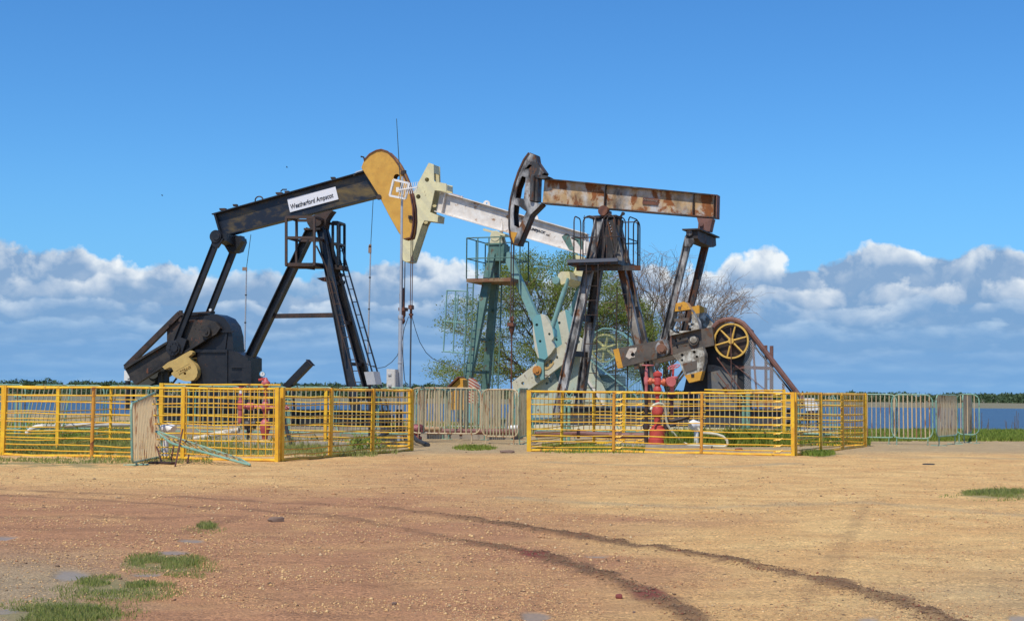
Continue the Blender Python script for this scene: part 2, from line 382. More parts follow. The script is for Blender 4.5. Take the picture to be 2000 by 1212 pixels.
def masks(X, Y):
    P = np.stack([X, Y], 1); zc = np.maximum(Y, 6.0)
    pxx = 1000 + FPX * X / zc; pyy = 767 + (pxx - 1000) * .0084 + EYE * FPX / zc
    big = fbm(X * .35 + 5, Y * .35 + 9, 4); med = fbm(X * 1.3, Y * 1.3 + 40, 4); fine = fbm(X * 5, Y * 5, 3)
    jit = (fbm(X * 3.1, Y * 3.1, 3) - .5)
    near = (Y < 44) & (Y > 5)
    red = sm(pyy, 925, 985) * (1 - sm(pxx + (big - .5) * 900, 750, 1500)) * 1.0
    red = np.maximum(red, .55 * np.exp(-((pxx - 850) / 260) ** 2 - ((pyy - 930) / 45) ** 2))
    red = np.clip(red * (.55 + .9 * med), 0, 1)
    grey = .75 * (1 - sm(pyy + (big - .5) * 14, 878, 893)) * sm(pyy, 780, 850)
    grey = np.maximum(grey, .8 * sm(pyy, 1040, 1130) * (1 - sm(pxx + (med - .5) * 260, 120, 330)))
    grey = np.maximum(grey, .6 * sm(pyy, 1040, 1180) * sm(pxx + (big - .5) * 900, 1250, 1900) * (.4 + .8 * med))
    for st, wd, am in ((ST1, .28, .65), (ST2, .22, .5), (ST3, .35, .5)):
        grey = np.maximum(grey, am * np.exp(-((seg_dist(P, st) + jit * .3) / wd) ** 2) * (.4 + med))
    mud = np.zeros_like(X); ridge = np.zeros_like(X)
    for tr, wd, am, hgt, st in ((TR1, .15, .92, .035, 900), (TR2, .125, .92, .03, 900), (TR3, .11, .62, .004, 0), (TR4, .11, .62, .004, 0), (TR5, .09, .30, .003, 0), (TR6, .13, .35, .003, 0), (TR7, .13, .4, .003, 0)):
        d = seg_dist(P, tr) + jit * wd * 2.2
        k = np.exp(-(np.maximum(d, 0) / wd) ** 2.8 * 1.1)
        ramp = 1.0 if st == 0 else .60 + .40 * sm(pxx, 880, 1030)
        mud = np.maximum(mud, k * am * ramp * (.7 + .5 * fine)); ridge = np.maximum(ridge, k * hgt * ramp * (fine * 1.6 - .25))
    redmud = np.maximum(np.exp(-((pxx - 1275) / 45) ** 2 - ((pyy - 1153) / 14) ** 2), np.exp(-((pxx - 1040) / 35) ** 2 - ((pyy - 1083) / 9) ** 2))
    wet = np.full_like(X, -1.0)
    for (cx, cy, rx, ry) in ((380,1053,34,5),(150,1118,40,9),(20,1048,30,6),(1045,1196,34,11),(1170,1085,34,4),(300,1115,40,6),(345,1075,35,4),(40,1185,60,9),(620,1040,0.1,.1),(1700,1204,30,8),(1300,1110,.1,.1),(1985,1200,20,8),(230,1160,30,5)):
        if rx < 1: continue
        wet = np.maximum(wet, 1 - ((pxx - cx) / rx) ** 2 - ((pyy - cy) / ry) ** 2)
    wet = sm(np.where(wet > -.5, wet + jit * 2.2, -1), .05, .75)
    grass = np.full_like(X, -1.0)
    for (cx, cy, rx, ry, a) in ((330,1098,90,22,1),(250,1143,100,22,1),(130,1196,135,26,1),(412,1025,26,9,.8),(1950,962,80,11,1),(930,873,50,6,.35),(700,887,60,6,.3),(1600,886,50,5,1),(130,903,180,10,.45),(470,880,120,10,.8),(120,862,230,24,1),(700,870,90,14,.7),(1390,853,140,9,1),(1620,858,120,9,.8),(1180,873,130,7,.5),(560,866,60,5,.7)):
        grass = np.maximum(grass, a * (1 - ((pxx - cx) / rx) ** 2 - ((pyy - cy) / ry) ** 2))
    bank = sm(Y, 49, 51) * (1 - sm(Y, 120, 121)) * (.5 + .5 * sm(pxx, 1650, 1700)) * .75
    grass = np.where(bank > .02, np.maximum(grass, bank), grass)
    grass = np.where(Y > 230, 0.35 * sm(Y, 290, 330), grass)
    grass = np.clip(sm(grass + jit * 1.2, .15, .5), 0, 1)
    sand = sm(Y, 150, 200)
    return red, grey, np.clip(mud, 0, 1), redmud, wet, grass, ridge, med, fine, sand
def ground_z(X, Y):
    sh = 86 - X * .45
    z = -.9 * sm(Y - sh, -14, 8) * (1 - sm(Y, 212, 226))
    return z + .25 * sm(Y, 226, 330)
ys = list(np.linspace(-200, 7.5, 14)) + list(np.geomspace(8.2, 47, 520)) + list(np.geomspace(47.8, 320, 90)) + list(np.geomspace(335, 14000, 24))
ss = np.concatenate([-np.geomspace(1.08, 60, 16)[::-1], np.linspace(-1, 1, 460), np.geomspace(1.08, 60, 16)])
ys = np.array(ys); Yg, Sg = np.meshgrid(ys, ss, indexing='ij')
Xg = Sg * np.maximum(np.abs(Yg) * .395, 3.3); NR, NC = Yg.shape
Xf, Yf = Xg.ravel(), Yg.ravel()
mk = masks(Xf, Yf); red, grey, mud, redmud, wet, grass, ridge, med, fine, sand = mk
Zf = ground_z(Xf, Yf)
nearw = 1 - sm(Yf, 36, 50)
Zf = Zf + nearw * ((med - .5) * .035 + (fine - .5) * .016 * (1 - wet) + ridge - .012 * wet)
me = bpy.data.meshes.new('ground')
me.vertices.add(NR * NC); me.vertices.foreach_set('co', np.stack([Xf, Yf, Zf], 1).ravel())
i = np.arange((NR - 1) * (NC - 1)); rr, cc = i // (NC - 1), i % (NC - 1); a0 = rr * NC + cc
q = np.stack([a0, a0 + 1, a0 + NC + 1, a0 + NC], 1).ravel()
me.loops.add(len(q)); me.loops.foreach_set('vertex_index', q)
me.polygons.add(len(i)); me.polygons.foreach_set('loop_start', np.arange(len(i)) * 4); me.polygons.foreach_set('loop_total', np.full(len(i), 4))
me.update(); me.polygons.foreach_set('use_smooth', [True] * len(me.polygons))
for nm, arr in (('red', red), ('grey', grey), ('mud', mud), ('redmud', redmud), ('wet', wet), ('grass', grass), ('sand', sand)):
    at_ = me.attributes.new(nm, 'FLOAT', 'POINT'); at_.data.foreach_set('value', arr.astype(np.float32))
gm = bpy.data.materials.new('gravel_ground'); gm.use_nodes = True; n = NT(gm.node_tree); bs = n.n['Principled BSDF']
P = n.new('NewGeometry').outputs['Position']
A = lambda s: n.new('Attribute', attribute_name=s).outputs['Fac']
tan = n.mix(n.ramp(n.noise(P, .9, 6, .6), [(.38, 0), (.60, 1)]), (.74, .465, .18), (.64, .365, .135))
c = n.mix(A('red'), tan, n.mix(n.noise(P, 2.2, 5, .6), (.50, .25, .115), (.38, .175, .078)))
c = n.mix(A('grey'), c, n.mix(n.noise(P, 2.5, 5, .6), (.42, .32, .18), (.31, .245, .145)))
# gravel speckle: cells of their own colour
vor = n.new('TexVoronoi', i_Scale=48.0); n.put(vor.inputs['Vector'], P)
vb = n.new('SeparateColor', i_0=vor.outputs['Color']).outputs[0]
spk = n.ramp(vb, [(0, .45), (.3, .8), (.7, 1.08), (.93, 1.3), (1, 1.75)])
spk2 = n.ramp(n.noise(P, 70, 3, .7), [(.3, .72), (.7, 1.28)])
cover = n.ramp(n.noise(P, 1.6, 5, .6), [(.38, .25), (.6, 1)])
c = n.mix(n.math('MULTIPLY', cover, .9), c, n.mix(1.0, c, spk, 'MULTIPLY'))
c = n.mix(1.0, c, spk2, 'MULTIPLY')
c = n.mix(1.0, c, n.ramp(n.noise(n.mapv(P, (.7, 1.6, 1)), 1.9, 7, .68, .3), [(.30, .78), (.5, 1.0), (.68, 1.12)]), 'MULTIPLY')
c = n.mix(n.math('MULTIPLY', n.ramp(n.noise(P, 9, 6, .7), [(.53, 0), (.64, 1)]), .3), c, (.24, .13, .07))
c = n.mix(n.math('MULTIPLY', A('mud'), .93), c, n.mix(n.noise(P, 22, 5, .7), (.24, .125, .06), (.10, .052, .027)))
c = n.mix(n.math('MULTIPLY', n.math('MULTIPLY', A('mud'), A('redmud')), 1.2, clamp=True), c, (.22, .05, .035))
c = n.mix(n.math('MULTIPLY', A('grass'), .8), c, n.mix(n.noise(P, 5, 5, .7), (.20, .20, .07), (.27, .21, .10)))
c = n.mix(A('sand'), c, n.mix(n.noise(P, .05, 4, .6), (.24, .20, .13), (.14, .14, .075)))
c = n.mix(n.math('MULTIPLY', A('wet'), .75), c, (.26, .20, .13))
n.put(bs.inputs['Base Color'], c)
n.put(bs.inputs['Roughness'], n.math('SUBTRACT', .92, n.math('MULTIPLY', A('wet'), .50)))
bs.inputs['Specular IOR Level'].default_value = .35
hgt = n.math('ADD', n.math('MULTIPLY', vor.outputs['Distance'], -.6), n.math('MULTIPLY', n.noise(P, 45, 5, .7), 1.2))
hgt = n.math('MULTIPLY', hgt, n.math('SUBTRACT', 1.0, n.math('MULTIPLY', A('wet'), .97)))
bp = n.new('Bump', i_Strength=.7, i_Distance=.03); n.put(bp.inputs['Height'], hgt); n.put(bs.inputs['Normal'], bp)
me.materials.append(gm); go = bpy.data.objects.new('ground', me); sc.collection.objects.link(go)
tag(go, 'flat tan and reddish gravel ground with muddy wheel tracks', 'ground', kind='structure')
# ------------------------------------------------------------------ lake
wm = bpy.data.materials.new('lake_water'); wm.use_nodes = True; n = NT(wm.node_tree); bs = n.n['Principled BSDF']
P = n.new('NewGeometry').outputs['Position']
n.put(bs.inputs['Base Color'], n.mix(n.noise(n.mapv(P, (.03, .2, 1)), 1, 5, .6), (.035, .075, .135), (.07, .12, .18)))
bs.inputs['Roughness'].default_value = .35; bs.inputs['Specular IOR Level'].default_value = .16
bp = n.new('Bump', i_Strength=.9, i_Distance=.25); n.put(bp.inputs['Height'], n.noise(n.mapv(P, (.9, 2.2, 1)), 1.0, 5, .65)); n.put(bs.inputs['Normal'], bp)
wb = MB(); wb.add([(-1500, 55, -.25), (1500, 55, -.25), (1500, 235, -.25), (-1500, 235, -.25)], [(0, 1, 2, 3)])
tag(wb.build('lake_water', wm, smooth=False), 'blue lake behind the fences', 'water', kind='structure')
# distant hills
hb = MB(); hp = []
HM = mat('haze_blue_hill', (.16, .22, .26), .95, bump=0, scale=.01)  # blue of the distance haze is mixed into the hill colour
def ridge(px0, px1, Yd, hmax, seed, name, label):
    m = MB(); N = 80; top = []
    for k in range(N + 1):
        t = k / N; x = px0 + (px1 - px0) * t; p = gp(x, Yd)
        h = hmax * (math.sin(math.pi * t) ** .8) * (.6 + .4 * mnoise.noise(Vector((t * 7, seed, 0)))) ; top.append((p, max(h, .2)))
    vs = []
    for p, h in top: vs += [(p.x, p.y - 300, -1), (p.x, p.y, h), (p.x, p.y + 300, -1)]
    fs = []
    for k in range(N): b = 3 * k; fs += [(b, b + 3, b + 4, b + 1), (b + 1, b + 4, b + 5, b + 2)]
    m.add(vs, fs); o = m.build(name, HM); tag(o, label, 'hill', kind='structure')
ridge(1430, 1760, 9000, 34, 3, 'hill', 'low hill painted haze-blue on the horizon beyond the lake')
ridge(1740, 2300, 7000, 14, 5, 'hill', 'very low ridge on the horizon at the far right')
# ================================================================== PUMPJACK 1: black, ochre head (left)
def girder(F, tl, tr, br, bl, half, tf, m_web, m_fl, root, v_edge=None, tw=.03, stiff=(), beam='walking_beam'):
    """plate girder read at its near flange edge (v=-half)"""
    v = -half; TL, TR, BR, BL = [F.p(*q, v) for q in (tl, tr, br, bl)]
    TL, TR, BR, BL = [F.sh(q, 0) for q in (TL, TR, BR, BL)]
    upl = (TL - BL).normalized(); upr = (TR - BR).normalized(); V = F.v
    b = MB()
    b.prism([q - V * half for q in (TL, TR, TR - upr * tf, TL - upl * tf)], V * 2 * half)
    b.prism([q - V * half for q in (BL + upl * tf, BR + upr * tf, BR, BL)], V * 2 * half)
    web = [q - V * tw / 2 for q in (TL - upl * tf, TR - upr * tf, BR + upr * tf, BL + upl * tf)]
    w = MB().prism(web, V * tw)
    for t in stiff:
        p0 = BL.lerp(BR, t) + upl * tf; p1 = TL.lerp(TR, t) - upl * tf
        for sg in (-1, 1): b.box((p0 + p1) / 2 + V * sg * (half + tw) / 2, (p1 - p0) / 2, V * (half - tw) / 2 * .98, F.u * .012)
    web_o = w.build(beam, m_web, root)
    fl = b.build('flange', m_fl, root, web_o)
    return web_o, (TL, TR, BR, BL)
def box_member(F, a, b, va, vb, w, d, ibm=False, t=.025):
    m = MB(); P, Q = F.p(*a, va), F.p(*b, vb)
    (m.ibeam(P, Q, w, d, t, F.v) if ibm else m.bar(P, Q, d, w, F.v)); return m
def mirror_mb(F, m):
    o = MB(); o.f = list(m.f)
    for q in m.v: o.v.append(tuple(F.mir(Vector(q))))
    return o
def plate(F, pts, v, th, holes=()):
    """flat plate: outline read at v, thickness th away from the viewer"""
    ext = F.v * th
    hs = [[F.p(hx + hr * math.cos(2 * math.pi * k / 16), hy + hr * math.sin(2 * math.pi * k / 16), v) for k in range(16)] if not hasattr(hx, '__len__') else
          [F.p(*q, v) for q in (hx, hy, hr)] for hx, hy, hr in holes]
    return MB().prism([F.p(x, y, v) for x, y in pts], ext, hs)
def platep(F, pts, v, th, holes):
    return MB().prism([F.p(x, y, v) for x, y in pts], F.v * th, [[F.p(x, y, v) for x, y in h] for h in holes])
def smooth_poly(pts, it=1):
    for _ in range(it):
        o = []
        for i in range(len(pts)):
            a, b = pts[i], pts[(i + 1) % len(pts)]
            o += [(a[0] * .8 + b[0] * .2, a[1] * .8 + b[1] * .2), (a[0] * .2 + b[0] * .8, a[1] * .2 + b[1] * .8)]
        pts = o
    return pts
def ladder(m, P0, P1, side, width, pitch=.3, r=.022, rr=.014, flat=False):
    a = side.normalized() * width / 2
    for s in (-1, 1):
        if flat: m.bar(P0 + a * s, P1 + a * s, r * 1.2, r * 3, side)
        else: m.tube([P0 + a * s, P1 + a * s], r, 6)
    L = (P1 - P0).length; k = int(L / pitch)
    for i in range(1, k + 1):
        c = P0.lerp(P1, (i - .5) / k); m.tube([c - a, c + a], rr, 5)
    return m
def down(P, z): return Vector((P.x, P.y, z))
def bolt_ring(m, c, ax, r, n, br, h):
    a = ax.orthogonal().normalized(); b = ax.cross(a).normalized()
    for k in range(n):
        q = c + (a * math.cos(2 * math.pi * k / n) + b * math.sin(2 * math.pi * k / n)) * r
        m.lathe(q - ax * h / 2, ax, [(0, br), (h, br)], 6)
def spoked(F, c, ax, r, rim_t, width, nsp, sp_w, rot, m):
    ax = ax.normalized(); a = F.u; b = Vector((0, 0, 1))
    N = 48
    outer = [c - ax * width / 2 + a * (r * math.cos(2 * math.pi * k / N)) + b * (r * math.sin(2 * math.pi * k / N)) for k in range(N)]
    inner = [c - ax * width / 2 + a * ((r - rim_t) * math.cos(2 * math.pi * k / N)) + b * ((r - rim_t) * math.sin(2 * math.pi * k / N)) for k in range(N)]
    m.prism(outer, ax * width, [inner])
    for k in range(nsp):
        t = rot + 2 * math.pi * k / nsp; d = a * math.cos(t) + b * math.sin(t)
        p0, p1 = c + d * r * .12, c + d * (r - rim_t * .6)
        m.tube([p0, p1], [sp_w * .62, sp_w * .45], 7)
    m.disc(c, ax, r * .17, width * 1.5, 16); return m

F1 = Frame(600, 44, 13)
j1 = thing('pumpjack', F1.o, 'black pumpjack with an ochre horsehead, the leftmost of three oil pumps', 'pumpjack', 'pumpjacks at the oil wells')
# walking beam
web, (TL, TR, BR, BL) = girder(F1, (413, 417), (718, 331), (741, 383), (426, 463), .17, .035, NAVY, BLK, j1, stiff=(.02,))
upv = (TL - BL).normalized()
m = MB()
for x, y, s in ((436, 409, .10), (460, 401, .07), (546, 378, .10), (561, 375, .07), (651, 348, .07)):
    P = F1.p(x, y, -.1); m.box(P, F1.u * s, F1.v * s * .7, upv * .035)
build_split(m, 'lifting_lug', BLKR, j1, web); m = MB()
P = F1.p(506, 391, 0)
m.tube([P + F1.u * (.13 * math.cos(t)) + Vector((0, 0, .12 * math.sin(t))) for t in np.linspace(-.3, math.pi + .3, 12)], .022, 6)
for x in (600, 608, 616): P = F1.p(x, 0, 0)
m.tube([F1.p(548, 374, -.05), F1.p(552, 370, -.05), F1.p(560, 370, -.05)], .02, 6)
build_split(m, 'lifting_eye', BLKR, j1, web)
# rope on beam top near the head
m = MB().tube([F1.p(690, 342, -.1), F1.p(697, 336, -.1), F1.p(704, 334, -.05), F1.p(716, 330, 0)], .03, 6)
m.build('rope_end', GALV, j1, web)
# name sign
vq = -.06; sg = MB().prism([F1.p(x, y, vq) for x, y in ((561, 389), (655, 364.5), (661, 389), (566.5, 414.5))], F1.v * .02)
so = sg.build('name_sign', SIGNW, j1); 
Q = lambda x, y: F1.p(x, y, vq)
text_on((Q(568.5, 411.5), Q(652, 388), Q(650, 376), Q(566.5, 399.5)), 'Weatherford Ampscot', SIGNK, j1, so, bold=.012)
# horsehead
hh = [(706, 327), (711, 314), (722, 302), (735, 295), (745, 293), (757, 297), (768, 308), (777, 321), (786, 338), (795, 360), (801, 382), (805, 405), (806, 430), (804, 452), (801, 463), (788, 466), (778, 452), (760, 420), (741, 383)]
VH = .19
m = MB(); HN = [F1.p(x, y, -VH) for x, y in hh]
hole = [F1.p(775 + 6.3 * math.cos(2 * math.pi * k / 16), 346 + 6.3 * math.sin(2 * math.pi * k / 16), -VH) for k in range(16)]
m.prism(HN, F1.v * .03, [hole]); m.prism([q + F1.v * (2 * VH - .03) for q in HN], F1.v * .03, [[q + F1.v * (2 * VH - .03) for q in hole]])
hd = m.build('horsehead', OCHRE, j1)
arc = [F1.p(x, y, -VH) for x, y in hh[1:16]]
m = MB()
def strip(m, pts, ext, th, cen):
    for a, b in zip(pts[:-1], pts[1:]):
        na = (a - cen).normalized() * th; nb = (b - cen).normalized() * th
        m.prism([a, b, b + nb, a + na], ext)
cen = F1.p(730, 400, -VH)
strip(m, [q + F1.v * .02 for q in arc], F1.v * (2 * VH - .04), -.03, cen)
back = [F1.p(x, y, -VH) for x, y in (hh[14], hh[15], hh[16], hh[17], hh[18], hh[0], hh[1])]
for a, b in zip(back[:-1], back[1:]): m.bar(a + F1.v * VH, b + F1.v * VH, 2 * VH - .06, .03, F1.v)
m.build('end_plate', OCHRE, j1, hd)
m = MB(); strip(m, [q - F1.v * .03 for q in arc], F1.v * .06, .035, cen); strip(m, [q + F1.v * (2 * VH - .03) for q in arc], F1.v * .06, .035, cen)
strip(m, [q + F1.v * .13 for q in arc[8:]], F1.v * .02, .05, cen)
m.build('cable_track', RBROWN, j1, hd)
m = MB()
for x, y in ((786, 338), (801, 424), (790, 336), (803, 426)): P = F1.p(x, y, -VH - .02); m.box(P, F1.u * .05, F1.v * .04, Vector((0, 0, .05)))
P = F1.p(712, 312, -VH); m.tube([P, P + Vector((-.03, 0, .08)), P + Vector((-.12, 0, .1))], .025, 6)
m.disc(F1.p(740, 385, -VH - .01), F1.v, .085, .05)
build_split(m, 'lug', BLKR, j1, hd)
# saddle bearing
m = MB(); m.prism([F1.p(x, y, -.2) for x, y in ((598, 425), (640, 412), (649, 411), (643, 419), (637, 428), (634, 446), (606, 446), (600, 436))], F1.v * .4)
m.disc(F1.p(620, 432, -.25), F1.v, .17, .12); m.build('saddle_bearing', BLKR, j1)
m = MB().box(F1.p(616, 449, 0), F1.u * .27, F1.v * .3, Vector((0, 0, .03))); m.build('top_plate', BLKR, j1)
# rear leg
lg = box_member(F1, (608, 448), (484, 706), 0, 0, .26, .28, True, .03); lg.build('leg', BLK, j1)
GZ = .95   # top of the skid
def leg_to(F, a, b, va, vb, w, d, z, mt, root, t=.028, both=True, name='leg', ib=True):
    P = F.p(*a, va); Q = F.p(*b, vb); k = (z - P.z) / (Q.z - P.z); Q = P + (Q - P) * k
    m = MB(); (m.ibeam(P, Q, w, d, t, F.v) if ib else m.bar(P, Q, d, w, F.v)); m.build(name, mt, root)
    if both: mirror_mb(F, m).build(name, mt, root)
    return P, Q
LP, LQ = leg_to(F1, (627, 447), (687, 758), -.13, -.80, .24, .2, GZ, BLK, j1)
# cross ties between the front legs and the brace to the rear leg
m = MB()
for t in (.30, .52, .75, .94):
    a = LP.lerp(LQ, t); m.bar(a, F1.mir(a), .09, .10, F1.u)
m.bar(F1.p(536, 617, 0), F1.p(660, 615, -.2), .1, .14, F1.v); build_split(m, 'brace', BLKR, j1)
# ladders
m = MB(); A = F1.p(643, 540, -.62); B = F1.p(703, 757, -1.0); ladder(m, A, B, F1.u, .2, .33, .022, flat=True)
m.tube([F1.p(618, 480, -.6), F1.p(637, 520, -.62), F1.p(650, 575, -.7), F1.p(668, 660, -.85), F1.p(672, 700, -.9)], .028, 6)
m.build('ladder', BLKR, j1)
m = MB(); A = F1.p(661, 478, .55); B = F1.p(741, 757, .55); B = A + (B - A) * ((0.1 - A.z) / (B.z - A.z)); ladder(m, A, B, F1.u, .17, .40, .026, flat=True)
for x, y in ((661, 537), (664, 551)): P = F1.p(x, y, .4); m.box(P, F1.u * .14, F1.v * .1, Vector((0, 0, .05)))
m.build('ladder', BLK, j1)
m = MB().prism([F1.p(x, y, -.3) for x, y in ((618, 543), (640, 540), (645, 548), (630, 549))], F1.v * .3); m.build('bracket', RBROWN, j1)
# service platform: two caged decks
plat = MB()
plat.prism([F1.p(557, 513, -.95), F1.p(615, 513, -.95), F1.sh(F1.p(615, 513, -.95), .1), F1.sh(F1.p(557, 513, -.95), .1)], Vector((0, 0, -.10)))
plat.prism([F1.p(557, 520, -.95), F1.p(614, 527, -.6), F1.p(614, 517, -.6), F1.p(557, 514, -.95)], F1.v * .05)
plat.prism([F1.p(x, y, .15) for x, y in ((610, 512), (668, 518), (668, 527), (612, 520))], F1.v * .6)
po = plat.build('platform', BLKR, j1)
m = MB()
def cage(m, F, xs, ytop, ymid, ybot, v0, v1, s=.07):
    for vv in (v0, v1):
        pt = [F.sh(F.p(x, ytop, v0), vv) for x in xs]; pm = [F.sh(F.p(x, ymid, v0), vv) for x in xs]; pb = [F.sh(F.p(x, ybot, v0), vv) for x in xs]
        for a, b in zip(pt, pb): m.bar(a, b, s, s, F.v)
        m.bar(pt[0], pt[-1], s * .9, s * 1.15, F.v); m.bar(pm[0], pm[-1], s * .9, s * 1.1, F.v)
    for yy in (ytop, ymid):
        for x in (xs[0], xs[-1]):
            a = F.p(x, yy, v0); m.bar(a, F.sh(a, v1), s * .9, s, F.z)
cage(m, F1, (559, 614), 424, 464, 518, -.95, -.1)
m.build('railing', mat('rail_rust_brown', (.055, .033, .025), .65, rust=.3, rscale=6), j1, po)
m = MB(); cage(m, F1, (650, 660), 434, 476, 518, .15, .75)
m.bar(F1.p(636, 436, .2), F1.p(660, 438, .2), .07, .08, F1.v)
m.build('railing', BLK, j1, po)
# equaliser and pitman arms
w1 = .72; m = MB()
E = F1.p(424, 463, -w1)
eq = [(-w1, .10), (w1 + .06, .10), (w1 + .12, -.02), (w1 * .8, -.34), (.25, -.42), (-w1 * .2, -.2), (-w1, -.12)]
el_ = F1.loc(E)
m.prism([F1.w(el_.x - .12 + .1, a, el_.z + b) for a, b in eq], F1.u * .34)
m.prism([F1.p(x, y, -.1) for x, y in ((438, 462), (470, 460), (472, 470), (457, 493), (448, 489), (432, 473))], F1.v * .3)
m.build('equalizer', BLK, j1)
pa, pb = F1.p(423, 470, -w1), F1.p(341, 678, -w1)
m = MB().ibeam(pa, pb, .20, .13, .02, F1.v); m.disc(F1.p(423, 462, -w1), F1.v, .20, .2); m.disc(F1.p(423, 462, -w1 - .1), F1.v, .11, .06); m.prism([F1.p(x, y, -w1 - .06) for x, y in ((411, 465), (436, 466), (424, 484), (415, 480))], F1.v * .12)
m.disc(F1.p(341, 680, -w1), F1.v, .24, .26); m.disc(F1.p(341, 680, -w1 - .14), F1.v, .11, .08); bolt_ring(m, F1.p(341, 680, -w1 - .14), F1.v, .17, 10, .018, .05)
m.prism([F1.p(x, y, -w1 - .08) for x, y in ((352, 658), (364, 663), (355, 690), (335, 690), (334, 668))], F1.v * .16)
m.build('pitman_arm', BLK, j1); mirror_mb(F1, m).build('pitman_arm', BLK, j1)
m = MB(); 
for x, y in ((411, 605), (411, 616)): m.disc(F1.p(x, y, .4), F1.v, .045, .05, 10)
build_split(m, 'grease_fitting', WHITEM, j1)
# crank arms
crk = [(243, 718), (286, 693), (326, 669), (334, 650), (352, 636), (372, 626), (398, 623), (420, 628), (430, 640), (422, 652), (400, 664), (372, 682), (330, 704), (296, 727), (264, 751), (254, 738)]
m = MB().prism([F1.p(x, y, -w1 + .1) for x, y in crk], F1.v * .15)
# raised ribs and rack teeth
for a, b in (((245, 719), (328, 669)), ((264, 750), (400, 664))): m.bar(F1.p(*a, -w1 + .08), F1.p(*b, -w1 + .08), .18, .07, F1.v)
a, b = F1.p(290, 731, -w1 + .05), F1.p(345, 697, -w1 + .05)
for k in range(22): P = a.lerp(b, k / 21); m.box(P, (b - a).normalized() * .012, F1.v * .06, Vector((0, 0, .04)))
m.disc(F1.p(403, 648, -w1 + .06), F1.v, .16, .14); m.disc(F1.p(403, 648, -w1 - .02), F1.v, .05, .06, 12)
bolt_ring(m, F1.p(387, 636, -w1 + .1), F1.v, .12, 6, .016, .03)
m.build('crank_arm', DKGEAR, j1); mirror_mb(F1, m).build('crank_arm', DKGEAR, j1)
# red oxide scuffs are in the casting's paint; counterweights
cwp = [(317, 716), (328, 707), (342, 701), (356, 692.6), (371.7, 684), (376, 687), (375, 691), (368, 696), (372, 702), (379, 709), (384, 717), (386, 726), (384, 735), (378.7, 741.5), (370, 744), (361, 743.8), (350, 740), (341, 736), (335, 731), (335, 727.6), (339, 725), (335, 717), (331, 716.5), (322, 721)]
m = platep(F1, cwp, -w1 - .12, .24, [[(361 + 2.6 * math.cos(t), 729 + 2.6 * math.sin(t)) for t in np.linspace(0, 2 * math.pi, 12, endpoint=False)]])
cw = m.build('counterweight', OCHREL, j1); mirror_mb(F1, m).build('counterweight', OCHREL, j1)
q_ = lambda x, y: F1.p(x, y, -w1 - .12)
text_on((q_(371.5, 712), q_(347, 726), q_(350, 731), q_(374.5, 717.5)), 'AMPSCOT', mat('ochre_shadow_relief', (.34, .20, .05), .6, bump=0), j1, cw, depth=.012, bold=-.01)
m = MB().bar(q_(343, 724), q_(370, 709), .015, .02, F1.v); m.build('cast_rib', OCHREL, j1, cw)
# belt guard behind the crank
m = MB()
m.bar(F1.p(352, 612, .55), F1.p(246, 717, .55), .16, .17, F1.v); m.bar(F1.p(350, 614, .55), F1.p(418, 610, .55), .16, .08, F1.v)
m.bar(F1.p(353, 606, .55), F1.p(353, 628, .55), .1, .1, F1.v); m.bar(F1.p(247, 718, .4), F1.p(265, 700, .4), .1, .1, F1.v)
m.prism([F1.p(x, y, .56) for x, y in ((326, 645), (352, 616), (416, 612), (416, 700), (326, 700))], F1.v * .03)
m.tube([F1.p(328, 628, .4), F1.p(333, 633, .4)], .03, 6)
m.build('belt_guard', BLKR, j1)
# gearbox with domed cover and its base
m = MB().prism([F1.p(x, y, -.42) for x, y in ((360, 640), (378, 626), (400, 616), (422, 613), (438, 620), (449, 635), (454, 655), (456, 690), (360, 700))], F1.v * .84)
m.bar(F1.p(410, 647, -.46), F1.p(457, 647, -.46), .08, .05, F1.v); m.bar(F1.p(378, 615, -.1), F1.p(412, 613, -.1), .5, .05, F1.v)
m.prism([F1.p(x, y, -.46) for x, y in ((440, 650), (444, 650), (440, 682), (436, 682))], F1.v * .05)
gb = m.build('gearbox', mat('gearbox_black', (.013, .014, .018), .4, rust=.14, rustcol=(.35, .08, .05), rscale=3, dirt=.05), j1)
m = MB().prism([F1.p(x, y, -.55) for x, y in ((385, 684), (442, 684), (460, 686), (484, 698), (484, 800), (385, 800))], F1.v * 1.1)
m.bar(F1.p(484, 704, -.5), F1.p(484, 800, -.5), .3, .2, F1.u)
for y in (716, 741): m.bar(F1.p(452, y, -.58), F1.p(482, y, -.58), .05, .06, F1.v)
m.bar(F1.p(443, 686, -.57), F1.p(443, 796, -.57), .04, .05, F1.v); m.bar(F1.p(382, 685, -.57), F1.p(445, 685, -.57), .06, .09, F1.v)
m.build('gearbox_base', BLK, j1)
m = MB()
for x, y0 in ((313, 728), (326, 722), (378, 740), (383, 740)): m.bar(F1.p(x, y0, -.3), F1.p(x, 800, -.3), .14, .1, F1.v)
m.bar(F1.p(345, 738, -.2), F1.p(330, 758, -.2), .05, .05, F1.v); m.bar(F1.p(250, 720, 0), F1.p(250, 800, 0), .12, .12, F1.v); m.bar(F1.p(262, 752, .2), F1.p(262, 800, .2), .08, .08, F1.v)
build_split(m, 'post', BLK, j1)
m = MB(); c = F1.p(287, 736, .1); N = 32
m.lathe(c - F1.v * .1, F1.v, [(0, .25), (0, .36), (.04, .40), (.16, .40), (.2, .36), (.2, .25)], 32); m.disc(F1.p(306, 728, .2), F1.v, .2, .5)
m.box(F1.p(310, 742, .3), F1.u * .2, F1.v * .2, Vector((0, 0, .14)))
m.build('motor', DARKW, j1)
m = MB().box(F1.p(251, 733, -.2), F1.u * .10, F1.v * .1, Vector((0, 0, .16))); m.box(F1.p(251, 733, -.31), F1.u * .04, F1.v * .02, Vector((0, 0, .09)))
m.build('switch_box', WHITEM, j1)
